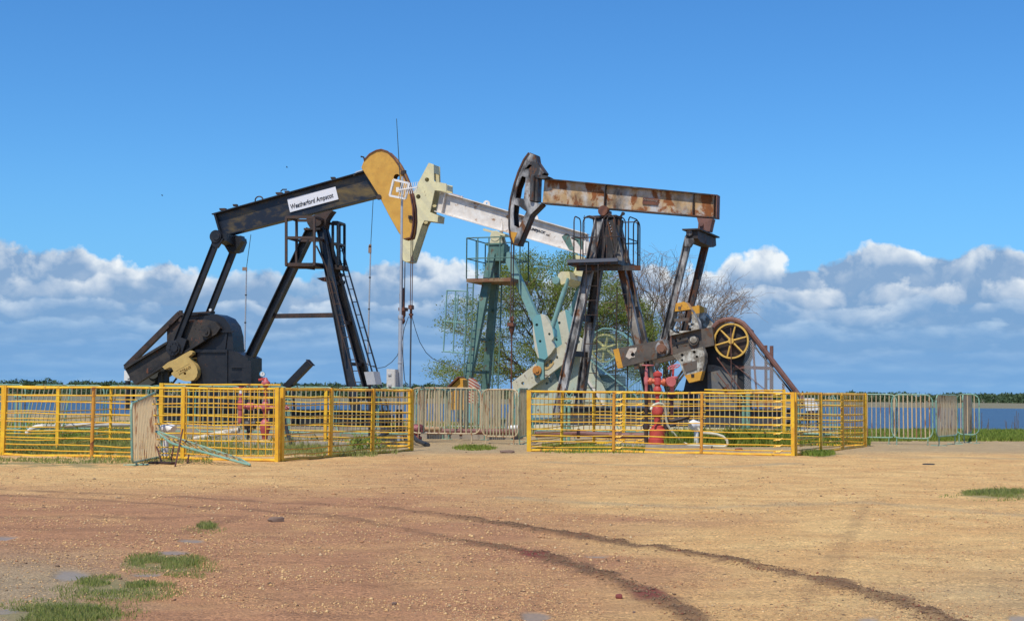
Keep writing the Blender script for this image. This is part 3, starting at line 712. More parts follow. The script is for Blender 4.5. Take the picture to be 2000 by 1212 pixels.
# skid
m = MB()
for vv in (-.6, .6):
    a = F1.p(300, 800, -.6); b = F1.p(738, 797, -.6); a = F1.sh(a, vv); b = F1.sh(b, vv); a.z = b.z = .95 - .26
    m.ibeam(a, b, .50, .3, .03, F1.v)
for x in (320, 400, 480, 560, 640, 735): a = F1.p(x, 800, -.6); a.z = .69; m.bar(a, F1.sh(a, .6), .2, .36, F1.z)
a = F1.p(330, 770, -.5); m.box(F1.w(F1.loc(a).x + .8, 0, 1.12), F1.u * 1.4, F1.v * .52, Vector((0, 0, .18)))
m.build('skid', BLK, j1)
# bridle, carrier bar, rod
T = F1.p(805, 440, 0); m = MB()
for s in (-.09, .09): m.tube([T + F1.v * s, down(T + F1.v * s, F1.p(806, 596, 0).z)], .013, 6)
m.build('bridle_cable', CABLER, j1)
z6 = F1.p(806, 605, 0).z; m = MB().box(down(T, z6 + .08), F1.u * .05, F1.v * .14, Vector((0, 0, .06))); m.lathe(down(T, z6 - .25), F1.z, [(0, .045), (.08, .045), (.08, .07), (.14, .07), (.14, .04), (.3, .04), (.3, .06), (.4, .06)], 10)
m.build('carrier_bar', RBROWN, j1)
m = MB().tube([down(T, z6), down(T, .35)], .024, 8); m.build('polished_rod', ROD, j1)
# ================================================================== PUMPJACK 2: white beam, cream head, teal post (middle, farther)
F2 = Frame(965, 50, 20)
j2 = thing('pumpjack', F2.o, 'pumpjack with a white beam, cream horsehead and teal post, between the other two', 'pumpjack', 'pumpjacks at the oil wells')
STRIPE = mat('cream_striped_paint', (.76, .67, .38), .5, rust=.08, bump=.05)
def stripes(m, ca, cb, scale, rot, th=.5, soft=.06):
    n = NT(m.node_tree); bs = n.n['Principled BSDF']; tc = n.new('TexCoord').outputs['Object']
    w = n.new('TexWave', wave_type='BANDS', bands_direction='X', i_Scale=scale, i_Distortion=.35); w.inputs['Detail'].default_value = 1
    n.put(w.inputs['Vector'], n.mapv(tc, rot=(0, rot, 0)))
    fz = n.ramp(w.outputs['Fac'], [(th - soft, 0), (th + soft, 1)])
    old = bs.inputs['Base Color'].links[0].from_socket
    n.put(bs.inputs['Base Color'], n.mix(n.math('MULTIPLY', fz, ca[3]), old, ca[:3]))
stripes(STRIPE, (.58, .52, .33, .55), None, .75, R(38), .62, .2)
CWS = mat('teal_and_cream_striped_paint', (.60, .56, .42), .5, rust=.16, bump=.06)
stripes(CWS, (.16, .36, .36, 1.0), None, .52, R(10), .5, .02)
web, (TL, TR, BR, BL) = girder(F2, (857, 372), (1146, 455.5), (1152, 501.5), (848, 413), .17, .035, WHITEP, WHITEP, j2, stiff=(.045,), tw=.03)
upv = (TL - BL).normalized(); dirv = (TR - TL).normalized()
m = MB(); m.bar(TL.lerp(TR, .2) - upv * .16 - F2.v * .04, TR - upv * .17 - F2.v * .04, .05, .03, F2.v)
m.build('stringer', WHITEP, j2, web)
m = MB()
for x, y, x2, y2 in ((974, 456, 981, 431), (1135, 490, 1144, 466)):
    m.prism([F2.p(x, y + 3, -.15), F2.p(x + 8, y + 5, -.15), F2.p(x2, y2, -.03)], F2.v * .03)
build_split(m, 'gusset', WHITEP, j2, web)
m = MB()
for x, y in ((950, 400), (1044, 427)):
    c = F2.p(x, y, -.02); N = 14
    out_ = [c + dirv * (.14 * math.cos(t)) + upv * (.16 * math.sin(t)) for t in np.linspace(-.2, math.pi + .2, N)]
    m.prism(out_, F2.v * .04, [circ(c + upv * .06, dirv, upv, .035, 10)])
build_split(m, 'lifting_eye', WHITEP, j2, web)
m = MB(); c = F2.p(892, 383, 0); m.box(c, dirv * .16, F2.v * .1, upv * .05); m.disc(c + dirv * .2, dirv, .06, .08, 10); m.build('clamp', mat('pinkish_casting', (.5, .38, .34), .6), j2, web)
for pts in (((1105, 456), (1112, 458), (1122, 491), (1112, 488), (1097, 462)), ((1117, 459), (1134, 464), (1144, 484), (1140, 494), (1131, 478))):
    MB().prism([F2.p(x, y, -.019) for x, y in pts], F2.v * .003).build('painted_stripe', TEAL, j2, web)
q_ = lambda x, y: F2.p(x, y, -.018)
text_on((q_(1031, 448.6), q_(1064, 458.4), q_(1066, 452.2), q_(1032.5, 442.3)), 'PUMPJACK', SIGNK, j2, web, shear=.25, bold=.02)
text_on((q_(1066, 459.2), q_(1073, 461.2), q_(1073.4, 458.6), q_(1066.4, 456.6)), '.com', SIGNK, j2, web)
# horsehead: two plates with cross plates
hh = [(837.4, 318), (847, 321), (848, 354), (872, 358.5), (872, 374), (849, 371.5), (840, 414), (856, 420.5), (854.6, 433.7), (829, 430.5), (824.6, 438), (801, 510), (794, 511.5), (787, 508), (785, 490), (784.9, 463.8), (789, 437), (796, 410), (803, 388.7), (813.8, 363)]
VH = .30
def hl(x, y, r): return [(x + r * math.cos(t), y + r * math.sin(t)) for t in np.linspace(0, 2 * math.pi, 14, endpoint=False)]
m = platep(F2, hh, -VH, .04, [hl(834, 351, 4.4), hl(817, 384, 4.6)])
hd = m.build('horsehead', STRIPE, j2)
mirror_mb(F2, m).build('side_plate', STRIPE, j2, hd)
m = MB(); P = [F2.p(x, y, -VH) for x, y in hh]
def web_strip(m, F, pts, th, inset=.03, vh=VH):
    for a, b in zip(pts[:-1], pts[1:]):
        a2, b2 = F.sh(a, 0), F.sh(b, 0); m.bar(a2, b2, 2 * vh - inset, th, F.v)
web_strip(m, F2, [P[k] for k in range(11, 20)] + [P[0]], .04, .08)
m.build('cable_track', STRIPE, j2, hd)
m = MB(); web_strip(m, F2, [P[10] + F2.u * -.03, P[11] + F2.u * -.05], .03, .1); m.build('back_plate', STRIPE, j2, hd)
m = MB(); web_strip(m, F2, [P[1] - F2.u * .03, (P[1] + P[2]) / 2 - F2.u * .03], .03, .1); web_strip(m, F2, [P[3] - F2.z * .05, P[4] + F2.z * .05], .03, .1); web_strip(m, F2, [P[7], P[8]], .03, .1)
build_split(m, 'cross_plate', STRIPE, j2, hd)
# post
m = MB(); m.disc(F2.p(968, 461, -.22), F2.v, .19, .1); m.prism([F2.p(x, y, -.25) for x, y in ((959, 461), (977, 461), (981, 477), (956, 477))], F2.v * .14)
m2 = mirror_mb(F2, m); m.v += m2.v; m.f += [tuple(i + len(m.v) - len(m2.v) for i in q) for q in m2.f]
m.bar(F2.p(948, 449, -.05), F2.p(990, 460, -.05), .4, .08, F2.v); m.build('saddle_bearing', CREAM, j2)
m = MB().prism([F2.p(x, y, -.3) for x, y in ((955, 478), (985, 478), (982, 509), (953, 509))], F2.v * .6); m.box(F2.p(970, 478, 0), F2.u * .32, F2.v * .34, Vector((0, 0, .03))); m.build('post_head', TEAL, j2)
def leg_to2(*a, **k): return leg_to(*a, **k)
LP, LQ = leg_to2(F2, (962, 495), (911, 759), -.25, -.92, .26, .22, .6, TEAL, j2, ib=False)
P, Q = F2.p(990, 495, 0), F2.p(1109, 762, 0)
m = MB().bar(P, Q, .25, .26, F2.v); m.build('leg', TEALL, j2)
m = MB()
for t in (.34, .52, .72, .9):
    a = LP.lerp(LQ, t); m.bar(a, F2.mir(a), .07, .09, F2.u)
build_split(m, 'brace', TEAL, j2)
m = MB(); ladder(m, F2.p(919, 553, -1.0), down(F2.p(909, 759, -1.15), .3), F2.u, .22, .32, .025); m.build('ladder', TEAL, j2)
m = MB(); ladder(m, F2.p(974.5, 555, .2), down(F2.p(965, 759, .1), .3), F2.u, .22, .32, .028); m.build('ladder', TEAL, j2)
# platform with railing
m = MB(); A, B = F2.p(911, 544, -.9), F2.p(998, 543, -.9); B.z = A.z
m.box8([q + F2.z * k for k in (-.12, 0) for q in (A, B, F2.sh(B, .9), F2.sh(A, .9))]); po = m.build('platform', mat('rusty_deck', (.28, .19, .09), .7, col2=(.22, .09, .04), rust=.3), j2)
m = MB(); A2, B2 = F2.sh(A, -.9), F2.sh(B, -.9); C2, D2 = F2.sh(B, .9), F2.sh(A, .9)
for hh_ in (1.42, .70):
    for a, b in ((A2, B2), (B2, C2), (D2, A2), (D2, C2)): m.tube([a + F2.z * hh_, b + F2.z * hh_], .022, 5)
for a, b, k in ((A2, B2, 4), (B2, C2, 2), (D2, A2, 2), (D2, C2, 3)):
    for i in range(k + 1): q = a.lerp(b, i / k); m.tube([q, q + F2.z * 1.42], .024, 5)
m.build('railing', TEAL, j2, po)
# swung-out safety cage
m = MB(); v0 = -1.0
for a, b in (((873, 567), (866, 686)), ((890, 570), (885, 688)), ((873, 567), (914, 569)), ((869, 627), (911, 631)), ((866, 686), (906, 690)), ((914, 569), (906, 690)), ((895, 575), (890, 640))):
    m.tube([F2.p(*a, v0), F2.p(*b, v0)], .026, 5)
m.tube([F2.p(890, 570, v0), F2.p(890, 570, v0 + .6)], .026, 5); m.build('safety_cage', TEALL, j2)
# tail: equaliser and pitmans
m = MB().prism([F2.p(x, y, -.15) for x, y in ((1124, 497), (1142, 502), (1141, 541), (1118, 536), (1126, 520))], F2.v * .3)
eqp = [(1089, 546), (1090, 536), (1096, 530), (1112, 530), (1114, 544), (1106, 552), (1097, 556)]
m.prism([F2.p(x, y, -.78) for x, y in eqp], F2.v * 1.6)
m.build('equalizer', CREAM, j2)
w2 = .75
m = MB().tube([F2.p(1104, 562, -w2), F2.p(1056, 708, -w2)], .085, 12); m.prism([F2.p(x, y, -w2 - .09) for x, y in ((1051, 700), (1062, 702), (1062, 740), (1056, 742), (1052, 726), (1046, 738), (1042, 730))], F2.v * .18)
m.disc(F2.p(1088, 548, -w2), F2.v, .13, .3); m.tube([F2.p(1110, 543, -w2), F2.p(1103, 566, -w2)], .06, 8)
m.build('pitman_arm', TEALL, j2); mirror_mb(F2, m).build('pitman_arm', TEALL, j2)
m = MB().disc(F2.p(1049.5, 723, -w2 - .1), F2.v, .16, .12); m.disc(F2.p(1049.5, 723, -w2 - .18), F2.v, .06, .04)
pin = m.build('crank_pin', mat('orange_cap', (.55, .22, .04), .5, rust=.3, rscale=9), j2)
crk = [(1000, 746), (1065, 695), (1113, 661), (1129, 657), (1138, 662.4), (1134, 687), (1096.6, 713), (1068, 735), (1037, 757.5), (1006, 778)]
m = platep(F2, crk, -w2 + .02, .2, [hl(1021, 748, 3.2), hl(1088.5, 697.5, 2.8), hl(1130, 667, 3), hl(1076, 706, 3.6), hl(1069, 712.5, 3.6)])
ck = m.build('crank_arm', CREAMD, j2); mirror_mb(F2, m).build('crank_arm', CREAMD, j2)
m = platep(F2, [(1062, 713), (1066, 706), (1074, 702), (1080, 702.5), (1082, 708), (1078, 715), (1070, 721), (1063, 722)], -w2, .03, [hl(1076, 706, 3.6), hl(1069, 712.5, 3.6)])
m.build('pin_plate', mat('tan_orange_plate', (.58, .38, .14), .55, rust=.15, rscale=9), j2, ck)
cwp = [(1041, 652), (1041, 624), (1046, 615.6), (1056.4, 612.6), (1064, 616), (1071, 628), (1082, 644.6), (1083, 657), (1077, 665), (1084, 678), (1076, 690), (1064, 702), (1050.5, 698), (1045, 682)]
m = platep(F2, cwp, -w2 - .16, .32, [hl(1048.5, 634, 2.9), hl(1055, 666, 2.7), hl(1073, 652, 2.5)])
m.build('counterweight', CWS, j2)
m = platep(F2, [(1084, 662), (1084, 630), (1088, 613), (1104, 604.5), (1110, 607.4), (1119, 624), (1115, 650), (1108, 672), (1092, 690), (1080, 680)], w2 - .16, .32, [hl(1092.5, 630, 2.8), hl(1087, 663, 2.4)])
m.build('counterweight', CWS, j2)
# hanging lower weights
m = platep(F2, [(1037, 758), (1068, 736), (1076, 748), (1084, 738), (1096, 752), (1096, 815), (1040, 815)], -.5, .3, [hl(1068, 748, 2.6)])
m.build('counterweight', PALEG, j2)
# gearbox and base
m = MB().prism([F2.p(x, y, -.35) for x, y in ((1105, 700), (1124, 690), (1150, 694), (1165, 712), (1170, 735), (1184, 765), (1184, 822), (1100, 822))], F2.v * .8)
m.build('gearbox', PALEG, j2)
m = MB().prism([F2.p(x, y, -.2) for x, y in ((1141, 732), (1208, 733), (1209, 822), (1160, 822), (1141, 762))], F2.v * .9); m.bar(F2.p(1138, 731, -.22), F2.p(1210, 733, -.22), .1, .06, F2.v)
m.build('gearbox_base', mat('grey_green_paint', (.22, .30, .27), .55, rust=.1), j2)
m = MB().bar(F2.p(1142, 733, -.4), F2.p(1180, 790, -.4), .1, .06, F2.v); m.build('brace', WHITEP, j2)
m = MB()
for vv in (-.7, .7):
    a, b = F2.sh(F2.p(930, 800, -.7), vv), F2.sh(F2.p(1290, 800, -.7), vv); a.z = b.z = .42; m.ibeam(a, b, .4, .25, .03, F2.v)
for x in (935, 1100, 1280): a = F2.p(x, 800, -.7); a.z = .42; m.bar(a, F2.sh(a, .7), .18, .34, F2.z)
m.build('skid', TEAL, j2)
# belt wheel and its guard with wire screen
m = MB(); wc = F2.p(1182, 679.5, -.55); spoked(F2, wc, F2.v, .485, .055, .14, 6, .09, .3, m); m.build('belt_wheel', WHEELP, j2)
m = MB().disc(F2.p(1182, 679.5, -.3), F2.v, .36, .12); m.build('pulley', GREYP, j2)
gd = [(1149, 690), (1150, 668), (1160, 650), (1177, 641), (1195, 641.5), (1214, 650), (1229, 663), (1240, 688), (1252, 730), (1258, 790), (1240, 770), (1170, 716), (1156, 705)]
m = MB(); vs = -.66
pp = [F2.p(x, y, vs) for x, y in gd]
for a, b in zip(pp, pp[1:] + pp[:1]): m.bar(a, b, .05, .04, F2.v)
top_ = [F2.sh(q, vs) for q in pp[1:9]]
for a, b in zip(top_[:-1], top_[1:]): m.prism([a, b, b + F2.v * .4, a + F2.v * .4], Vector((0, 0, -.01)))
m.bar(F2.p(1173, 720, vs), F2.p(1235, 670, vs), .04, .04, F2.v); m.bar(F2.p(1228, 756, vs), F2.p(1254, 735, vs), .04, .04, F2.v)
bgd = m.build('belt_guard', TEALL, j2)
def screen(F, poly, v, step, r, m, dirs=((1, 0), (0, 1))):
    for dx, dy in dirs:
        nx, ny = -dy, dx; ds = [p[0] * nx + p[1] * ny for p in poly]; c = min(ds) + step
        while c < max(ds):
            xs = []
            for i in range(len(poly)):
                a, b = poly[i], poly[(i + 1) % len(poly)]; da, db = a[0] * nx + a[1] * ny - c, b[0] * nx + b[1] * ny - c
                if da * db < 0: t = da / (da - db); P = (a[0] + (b[0] - a[0]) * t, a[1] + (b[1] - a[1]) * t); xs.append((P[0] * dx + P[1] * dy, P))
            xs.sort()
            for k in range(0, len(xs) - 1, 2): m.tube([F.p(*xs[k][1], v), F.p(*xs[k + 1][1], v)], r, 3, False)
            c += step
m = MB(); screen(F2, gd, vs, 3.0, .006, m); m.build('wire_screen', mat('dark_teal_wire', (.06, .13, .12), .6, bump=0), j2, bgd)
# bridle and rod
T = F2.p(789, 500, 0); m = MB()
for s in (-.1, .1): m.tube([T + F2.v * s, down(T + F2.v * s, F2.p(789, 600, 0).z)], .017, 6)
m.build('bridle_cable', CABLE, j2)
z6 = F2.p(789, 605, 0).z; m = MB(); m.box(down(T, z6 + .02), F2.u * .12, F2.v * .16, Vector((0, 0, .06)))
m.lathe(down(T, z6 - .5), F2.z, [(0, .04), (.1, .08), (.2, .05), (.3, .09), (.45, .09), (.5, .05), (.95, .04), (1.3, .025)], 10); m.tube([down(T, z6 - .1) + F2.u * -.12, down(T, z6 + .6) + F2.u * -.13], .03, 6)
m.build('carrier_bar', RBROWN, j2)
m = MB().tube([down(T, z6), down(T, .3)], .022, 8); m.build('polished_rod', GALV, j2)

def set_back(root, x, Y, k):
    """the unit stands farther back in the yard and is that much bigger; its base sits lower than the sketch plane"""
    root.scale = (k, k, k); q = gp(x, Y); root.location = Vector((q.x, q.y, -EYE * (k - 1)))
set_back(j2, 965, 60, 1.2)
# ================================================================== PUMPJACK 3: rusty silver with yellow tips (right)
F3 = Frame(1185, 42, 22)
j3 = thing('pumpjack', F3.o, 'rust-streaked silver pumpjack with a yellow spoked wheel, rightmost of the three', 'pumpjack', 'pumpjacks at the oil wells')
BEAMR = mat('rust_streaked_beam', (.56, .54, .50), .5, col2=(.52, .33, .15), amt=.55, scale=2.0, stretch=(1, 1, .7), rust=.50, rustcol=(.34, .11, .025), rscale=2.1, bump=.15, dirt=.4)
n = NT(BEAMR.node_tree); bs = n.n['Principled BSDF']; tcx = n.new('TexCoord').outputs['Object']; old = bs.inputs['Base Color'].links[0].from_socket
bl = n.ramp(n.noise(n.mapv(tcx, (1, 1, .8), (4, 2, 1)), 1.7, 7, .62, .3), [(.50, 0), (.68, 1)])
n.put(bs.inputs['Base Color'], n.mix(n.math('MULTIPLY', bl, .85), old, (.045, .035, .03)))
web, (TL, TR, BR, BL) = girder(F3, (1060, 347.5), (1400, 380), (1399, 426), (1056, 397), .17, .035, BEAMR, SILVERD, j3, stiff=(.37, .87, .985), tw=.03)
m = MB(); m.bar(TR - F3.z * .0, BR, .34, .03, F3.v); m.build('end_plate', RUSTB, j3, web)
pl = MB().prism([F3.p(x, y, -.05) for x, y in ((1256, 385.5), (1286.5, 388), (1285, 400.5), (1254.5, 398))], F3.v * .025); po = pl.build('name_plate', RBROWN, j3)
q_ = lambda x, y: F3.p(x, y, -.05)
text_on((q_(1256.5, 392.5), q_(1284.5, 395), q_(1285, 389.8), q_(1257.5, 387.3)), 'Parkersburg', mat('worn_plate_relief', (.34, .26, .20), .6, bump=0), j3, po, shear=.3)
# horsehead
hh = [(1033.4, 298.6), (1045, 303), (1047, 316), (1062, 337), (1058, 342), (1037, 341.5), (1034.5, 393), (1057, 398), (1036, 419), (1012, 477), (1002, 476.6), (997, 461.6), (994.8, 442), (994.8, 410), (998, 386.5), (1004.4, 361), (1013, 335), (1023.7, 311.5)]
holes = [[(1024, 331), (1033, 321), (1040, 322.5), (1033, 329)], [(1019, 343.6), (1027, 346), (1023, 388), (1006.6, 386.5), (1010, 366)],
         [(1004.4, 399.4), (1013, 402), (1028, 413), (1013, 445), (1004, 440), (1002.6, 418)]]
VH = .22
m = platep(F3, hh, -VH, .05, holes); hd = m.build('horsehead', SILVER, j3); mirror_mb(F3, m).build('side_plate', SILVERD, j3, hd)
P = [F3.p(x, y, -VH) for x, y in hh]
m = MB(); web_strip(m, F3, [P[k] for k in range(9, 18)] + [P[0]], .05, .0, VH + .03); m.build('cable_track', SILVERD, j3, hd)
m = MB(); web_strip(m, F3, [P[7], P[8], P[9]], .05, .1, VH); web_strip(m, F3, [P[0], P[1], P[2], P[3]], .04, .1, VH); build_split(m, 'back_rib', SILVERD, j3, hd)
m = MB().prism([F3.p(x, y, -VH - .012) for x, y in ((995.2, 452), (1010, 454), (1008, 460), (1005, 465), (1004, 473), (1002, 477.5), (997, 464))], F3.v * .012); m.build('yellow_tip', YELTIP, j3, hd)
m = MB().bar(F3.p(1046, 344, -.05), F3.p(1044, 395, -.05), .34, .3, F3.v); m.tube([F3.p(1041, 343, -.26), F3.p(1039, 392, -.26)], .07, 10)
m.prism([F3.p(x, y, -.24) for x, y in ((1038, 340), (1068, 343), (1073, 346), (1062, 349), (1038, 346))], F3.v * .4); 
m.build('head_hinge', SILVERD, j3)
# bearing, top plate
m = MB(); m.disc(F3.p(1179.5, 412, -.26), F3.v, .155, .22); m.disc(F3.p(1179.5, 412, .26), F3.v, .155, .22); m.bar(F3.p(1179.5, 412, -.3), F3.p(1179.5, 412, -.3) + F3.v * .6, .1, .1, F3.u); m.build('saddle_bearing', RBROWN, j3)
m = MB().box(F3.p(1183, 425, 0), F3.u * .42, F3.v * .30, Vector((0, 0, .035))); m.tube([F3.p(1210, 425, -.2), F3.p(1217, 417, -.2)], .035, 6); m.disc(F3.p(1217, 417, -.2), F3.v, .05, .08); m.bar(F3.p(1140, 425, -.25), F3.p(1160, 423, -.25), .05, .04, F3.v)
m.build('top_plate', BLKR, j3)
m = MB().prism([F3.p(x, y, -.16) for x, y in ((1158, 428), (1212, 428), (1207, 470), (1196, 505), (1186, 505), (1184, 470), (1178, 505), (1164, 505), (1160, 466))], F3.v * .32); m.build('post_head', SILVERD, j3)
LP, LQ = leg_to(F3, (1172, 428), (1098, 762), -.22, -.85, .26, .22, .8, SILVER, j3)
RP, RQ = leg_to(F3, (1194, 430), (1266, 762), -.26, -.34, .22, .2, .8, mat('rust_stained_leg', (.36, .32, .27), .5, col2=(.04, .035, .03), amt=.55, scale=1.6, rust=.5, rustcol=(.22, .085, .03), rscale=2.2, stretch=(1, 1, .5)), j3)
m = MB()
bolt_ = MB()
for k in range(4):
    for s in (0, 1): bolt_.lathe(F3.p(1187 + s * 3.4 + k * 1.4, 434 + k * 5.2 + s * 2, -.31), F3.v, [(0, .016), (.05, .016)], 8)
bolt_.build('bolts', GALV, j3)
for t in (.50, .68, .88):
    a = LP.lerp(LQ, t); m.bar(a, F3.mir(a), .10, .16, F3.u)
for t in (.70,): a = RP.lerp(RQ, t); m.bar(a, F3.mir(a), .08, .12, F3.u)
build_split(m, 'brace', BLKR, j3)
m = MB(); a, b = F3.p(1157, 516, -1.0), F3.p(1151, 765, -1.05); ladder(m, a, down(b, .2), F3.u, .36, .42, .018, .012); m.build('ladder', BLKR, j3)
m = MB(); a, b = F3.p(1217, 560, -.55), F3.p(1212, 765, -.55); ladder(m, a, down(b, .2), F3.u, .36, .42, .018, .012); m.build('ladder', BLKR, j3)
# platform
m = MB(); A, B = F3.p(1109, 510, -1.0), F3.p(1207, 511, -1.0); B.z = A.z
m.box8([q + F3.z * k for k in (-.12, 0) for q in (A, B, F3.sh(B, 1.0), F3.sh(A, 1.0))])
m.bar(A - F3.z * .2 + F3.u * .2 + F3.v * .2, B - F3.z * .2 + F3.u * .5 + F3.v * .6, .12, .14, F3.v)
po = m.build('platform', SILVERD, j3)
m = MB().bar(A - F3.v * .03 + F3.u * .0, B - F3.v * .03, .10, .04, F3.z); m.build('deck_edge', mat('blue_grey_edge', (.11, .12, .145), .5), j3, po)
m = MB(); r = .019
def rail_loop(m, p0, p1, h, rr_=.2):
    """inverted U with rounded shoulders"""
    d = (p1 - p0).normalized(); pts = [p0, p0 + F3.z * (h - rr_)]
    for t in np.linspace(0, math.pi / 2, 5)[1:]: pts.append(p0 + F3.z * (h - rr_ + rr_ * math.sin(t)) + d * rr_ * (1 - math.cos(t)))
    for t in np.linspace(math.pi / 2, 0, 5): pts.append(p1 + F3.z * (h - rr_ + rr_ * math.sin(t)) - d * rr_ * (1 - math.cos(t)))
    pts.append(p1); m.tube(pts, r, 6)
A2, B2 = F3.sh(A, -.98), F3.sh(B, -.98); A3, B3 = F3.sh(A, 1.0), F3.sh(B, 1.0)
H = 1.33
rail_loop(m, A2 + F3.u * .18, A3 + F3.u * .1 - F3.v * 1.15, H); rail_loop(m, A2 + F3.u * .46, A2 + F3.u * .86, H - .02); rail_loop(m, A2 + F3.u * 1.08, B2 - F3.u * .10, H)
rail_loop(m, B2 + F3.v * .0 - F3.u * .35, B2 + F3.v * .7, H - .02); rail_loop(m, B3 - F3.v * 1.0, B3, H + .05); rail_loop(m, B3 - F3.v * .5 , B3 + F3.u * .05, H); rail_loop(m, A3 + F3.u * .8, B3 - F3.u * .02, H, .1)
for a, b, h in ((A2 + F3.u * .1, A2 + F3.u * .86, .68), (A2 + F3.u * 1.08, B2, .68), (B2, B2 + F3.v * .7, .68), (B3 - F3.v * 1.0, B3, .72), (A3, B3, .68), (A2 + F3.u * .1, A3 - F3.v * 1.1, .68)): m.tube([a + F3.z * h, b + F3.z * h], r, 6)
ro = m.build('railing', mat('dark_rust_rail', (.04, .026, .022), .6, rust=.3, rscale=8), j3, po)
m = MB(); a = A2 + F3.u * .5 + F3.z * 1.3
for k in range(16): m.lathe(a - F3.z * (.04 * k) + F3.u * (.004 * (k % 2)), F3.z, [(0, .008), (.015, .016), (.03, .008)], 5)
m.build('chain', BLKR, j3, po)
# tail bracket, equaliser
m = MB().prism([F3.p(x, y, -.17) for x, y in ((1361, 425), (1392, 427), (1390, 434), (1386, 452), (1363, 448), (1364, 436))], F3.v * .34); m.disc(F3.p(1370, 438, -.2), F3.v, .06, .05); m.build('tail_bracket', RUSTB, j3)
w3 = .95; E = F3.loc(F3.p(1350, 458, -w3)); m = MB()
m.prism([F3.w(E.x - .12, a, E.z + b) for a, b in ((-w3 - .1, .10), (w3 + .1, .10), (w3 + .15, -.12), (w3 - .2, -.2), (-w3 + .2, -.2), (-w3 - .1, -.12))], F3.u * .34)
m.box(F3.w(E.x + .05, 0, E.z + .13), F3.u * .26, F3.v * (w3 + .2), Vector((0, 0, .02)))
m.build('equalizer', BLKR, j3)
pa, pb = F3.p(1346, 462, -w3), F3.p(1297, 664, -w3)
m = MB().ibeam(pa, pb, .20, .16, .025, F3.v); m.prism([F3.p(x, y, -w3 - .1) for x, y in ((1341, 452), (1355, 452), (1354, 470), (1347, 482), (1336, 480))], F3.v * .2); m.disc(F3.p(1347, 455, -w3 - .1), F3.v, .09, .08)
N = 20; m.prism([F3.p(x, y, -w3 - .16) for x, y in smooth_poly([(1289, 662), (1303, 662), (1308, 678), (1303, 692), (1292, 696), (1281, 690), (1278, 678)], 1)], F3.v * .14)
m.build('pitman_arm', SILVER, j3)
m = MB().disc(F3.p(1292, 681, -w3 - .2), F3.v, .14, .1); m.disc(F3.p(1293, 682, -w3 - .26), F3.v, .075, .06); m.build('crank_pin', mat('rusty_pin', (.22, .10, .055), .6, rust=.3), j3)
m = MB().ibeam(F3.mir(pa), F3.mir(pb), .20, .16, .025, F3.v); m.build('pitman_arm', SILVERD, j3)
# cranks
crk = [(1198, 682.5), (1208, 680), (1244, 672), (1284, 665), (1308, 656), (1366, 643), (1391, 638), (1394, 664), (1395, 674), (1328, 688), (1306, 694), (1215.6, 716.6), (1207, 719)]
holes = [[(1318, 661.5), (1342, 656), (1343.5, 663), (1319.5, 668.5)], [(1320, 673.5), (1345, 668), (1346, 675), (1322, 680)], hl(1236, 692, 4), hl(1312, 674, 3)]
m = platep(F3, crk, -w3 + .04, .2, holes)
ck = m.build('crank_arm', GREYC, j3); mirror_mb(F3, m).build('crank_arm', GREYC, j3)
m = MB().prism([F3.p(x, y, -w3 + .03) for x, y in ((1197.5, 682.2), (1208, 679.8), (1216.5, 717), (1206.5, 719.5))], F3.v * .22); m.build('yellow_tip', YELTIP, j3, ck)
m = platep(F3, [(1225, 688), (1229, 680), (1236, 679), (1244, 678), (1243, 684), (1240, 688), (1240, 697), (1233, 698), (1229, 701), (1222, 696)], -w3 + .035, .01, [hl(1236, 692, 4)]); m.build('flaking_patch', mat('flaking_cream', (.60, .50, .40), .7, rust=.3, rscale=12), j3, ck)
m = MB().disc(F3.p(1355, 664, -w3 + .02), F3.v, .155, .1); m.build('shaft_boss', GREYC, j3, ck)
m = MB().disc(F3.p(1354.5, 663, -w3 - .04), F3.v, .10, .04); m.build('shaft_cap', DIRTYW, j3, ck)
m = MB().prism([F3.p(x, y, -w3 + .03) for x, y in ((1308, 656), (1311, 655.4), (1314, 691.5), (1309, 693))], F3.v * .03); m.build('wear_strip', RUSTB, j3, ck)
# counterweights: white bodies with yellow ends
def cweight(body, tip, v, th, holes, mirror=False, flip=None):
    m = platep(F3, body, v, th, holes); o = m.build('counterweight', DIRTYW, j3)
    m = platep(F3, tip, v, th, []); m.build('yellow_end', YELTIP, j3, o); return o
h1 = [hl(1324, 649, 3), hl(1320, 639, 2.6), hl(1347.5, 643, 3), hl(1347, 632, 2.6)]
o = cweight([(1318, 608), (1349, 604), (1362.7, 626), (1366, 642), (1308, 655), (1308, 642), (1314, 629)], [(1318, 608), (1320, 592), (1334.5, 589), (1340, 590), (1349, 604)], -w3 - .16, .34, h1)
m = MB()
for y0, y1, x0, x1 in ((612, 616, 1325, 1334), (621, 628, 1317, 1346)): m.prism([F3.p(x, y, -w3 - .185) for x, y in ((x0, y0 + 1), (x1, y0 - 1), (x1, y1 - 2), (x0, y1))], F3.v * .025)
m.box(F3.p(1327.5, 601, -w3 - .165), F3.u * .04, F3.v * .01, Vector((0, 0, .04))); build_split(m, 'cast_panel', GREYC, j3, o)
o2 = cweight([(1351, 613), (1375, 610), (1392, 630), (1396, 645), (1352, 650)], [(1351, 613), (1351, 599), (1363, 595.6), (1374.6, 599), (1376, 610)], w3 - .6, .34, [])
h2 = [hl(1332.5, 693, 3), hl(1356, 687, 3), hl(1332, 703, 2.6), hl(1361, 696, 2.6)]
o = cweight([(1313, 693), (1328, 688), (1372, 677), (1376, 690), (1376, 706), (1372, 724), (1337, 733), (1328.5, 709)], [(1337, 733), (1372, 724), (1367, 742), (1346, 747)], -w3 - .16, .34, h2)
m = MB().prism([F3.p(x, y, -w3 - .185) for x, y in ((1333, 710), (1361, 703), (1361, 720), (1340, 727))], F3.v * .025); m.build('cast_panel', GREYC, j3, o)
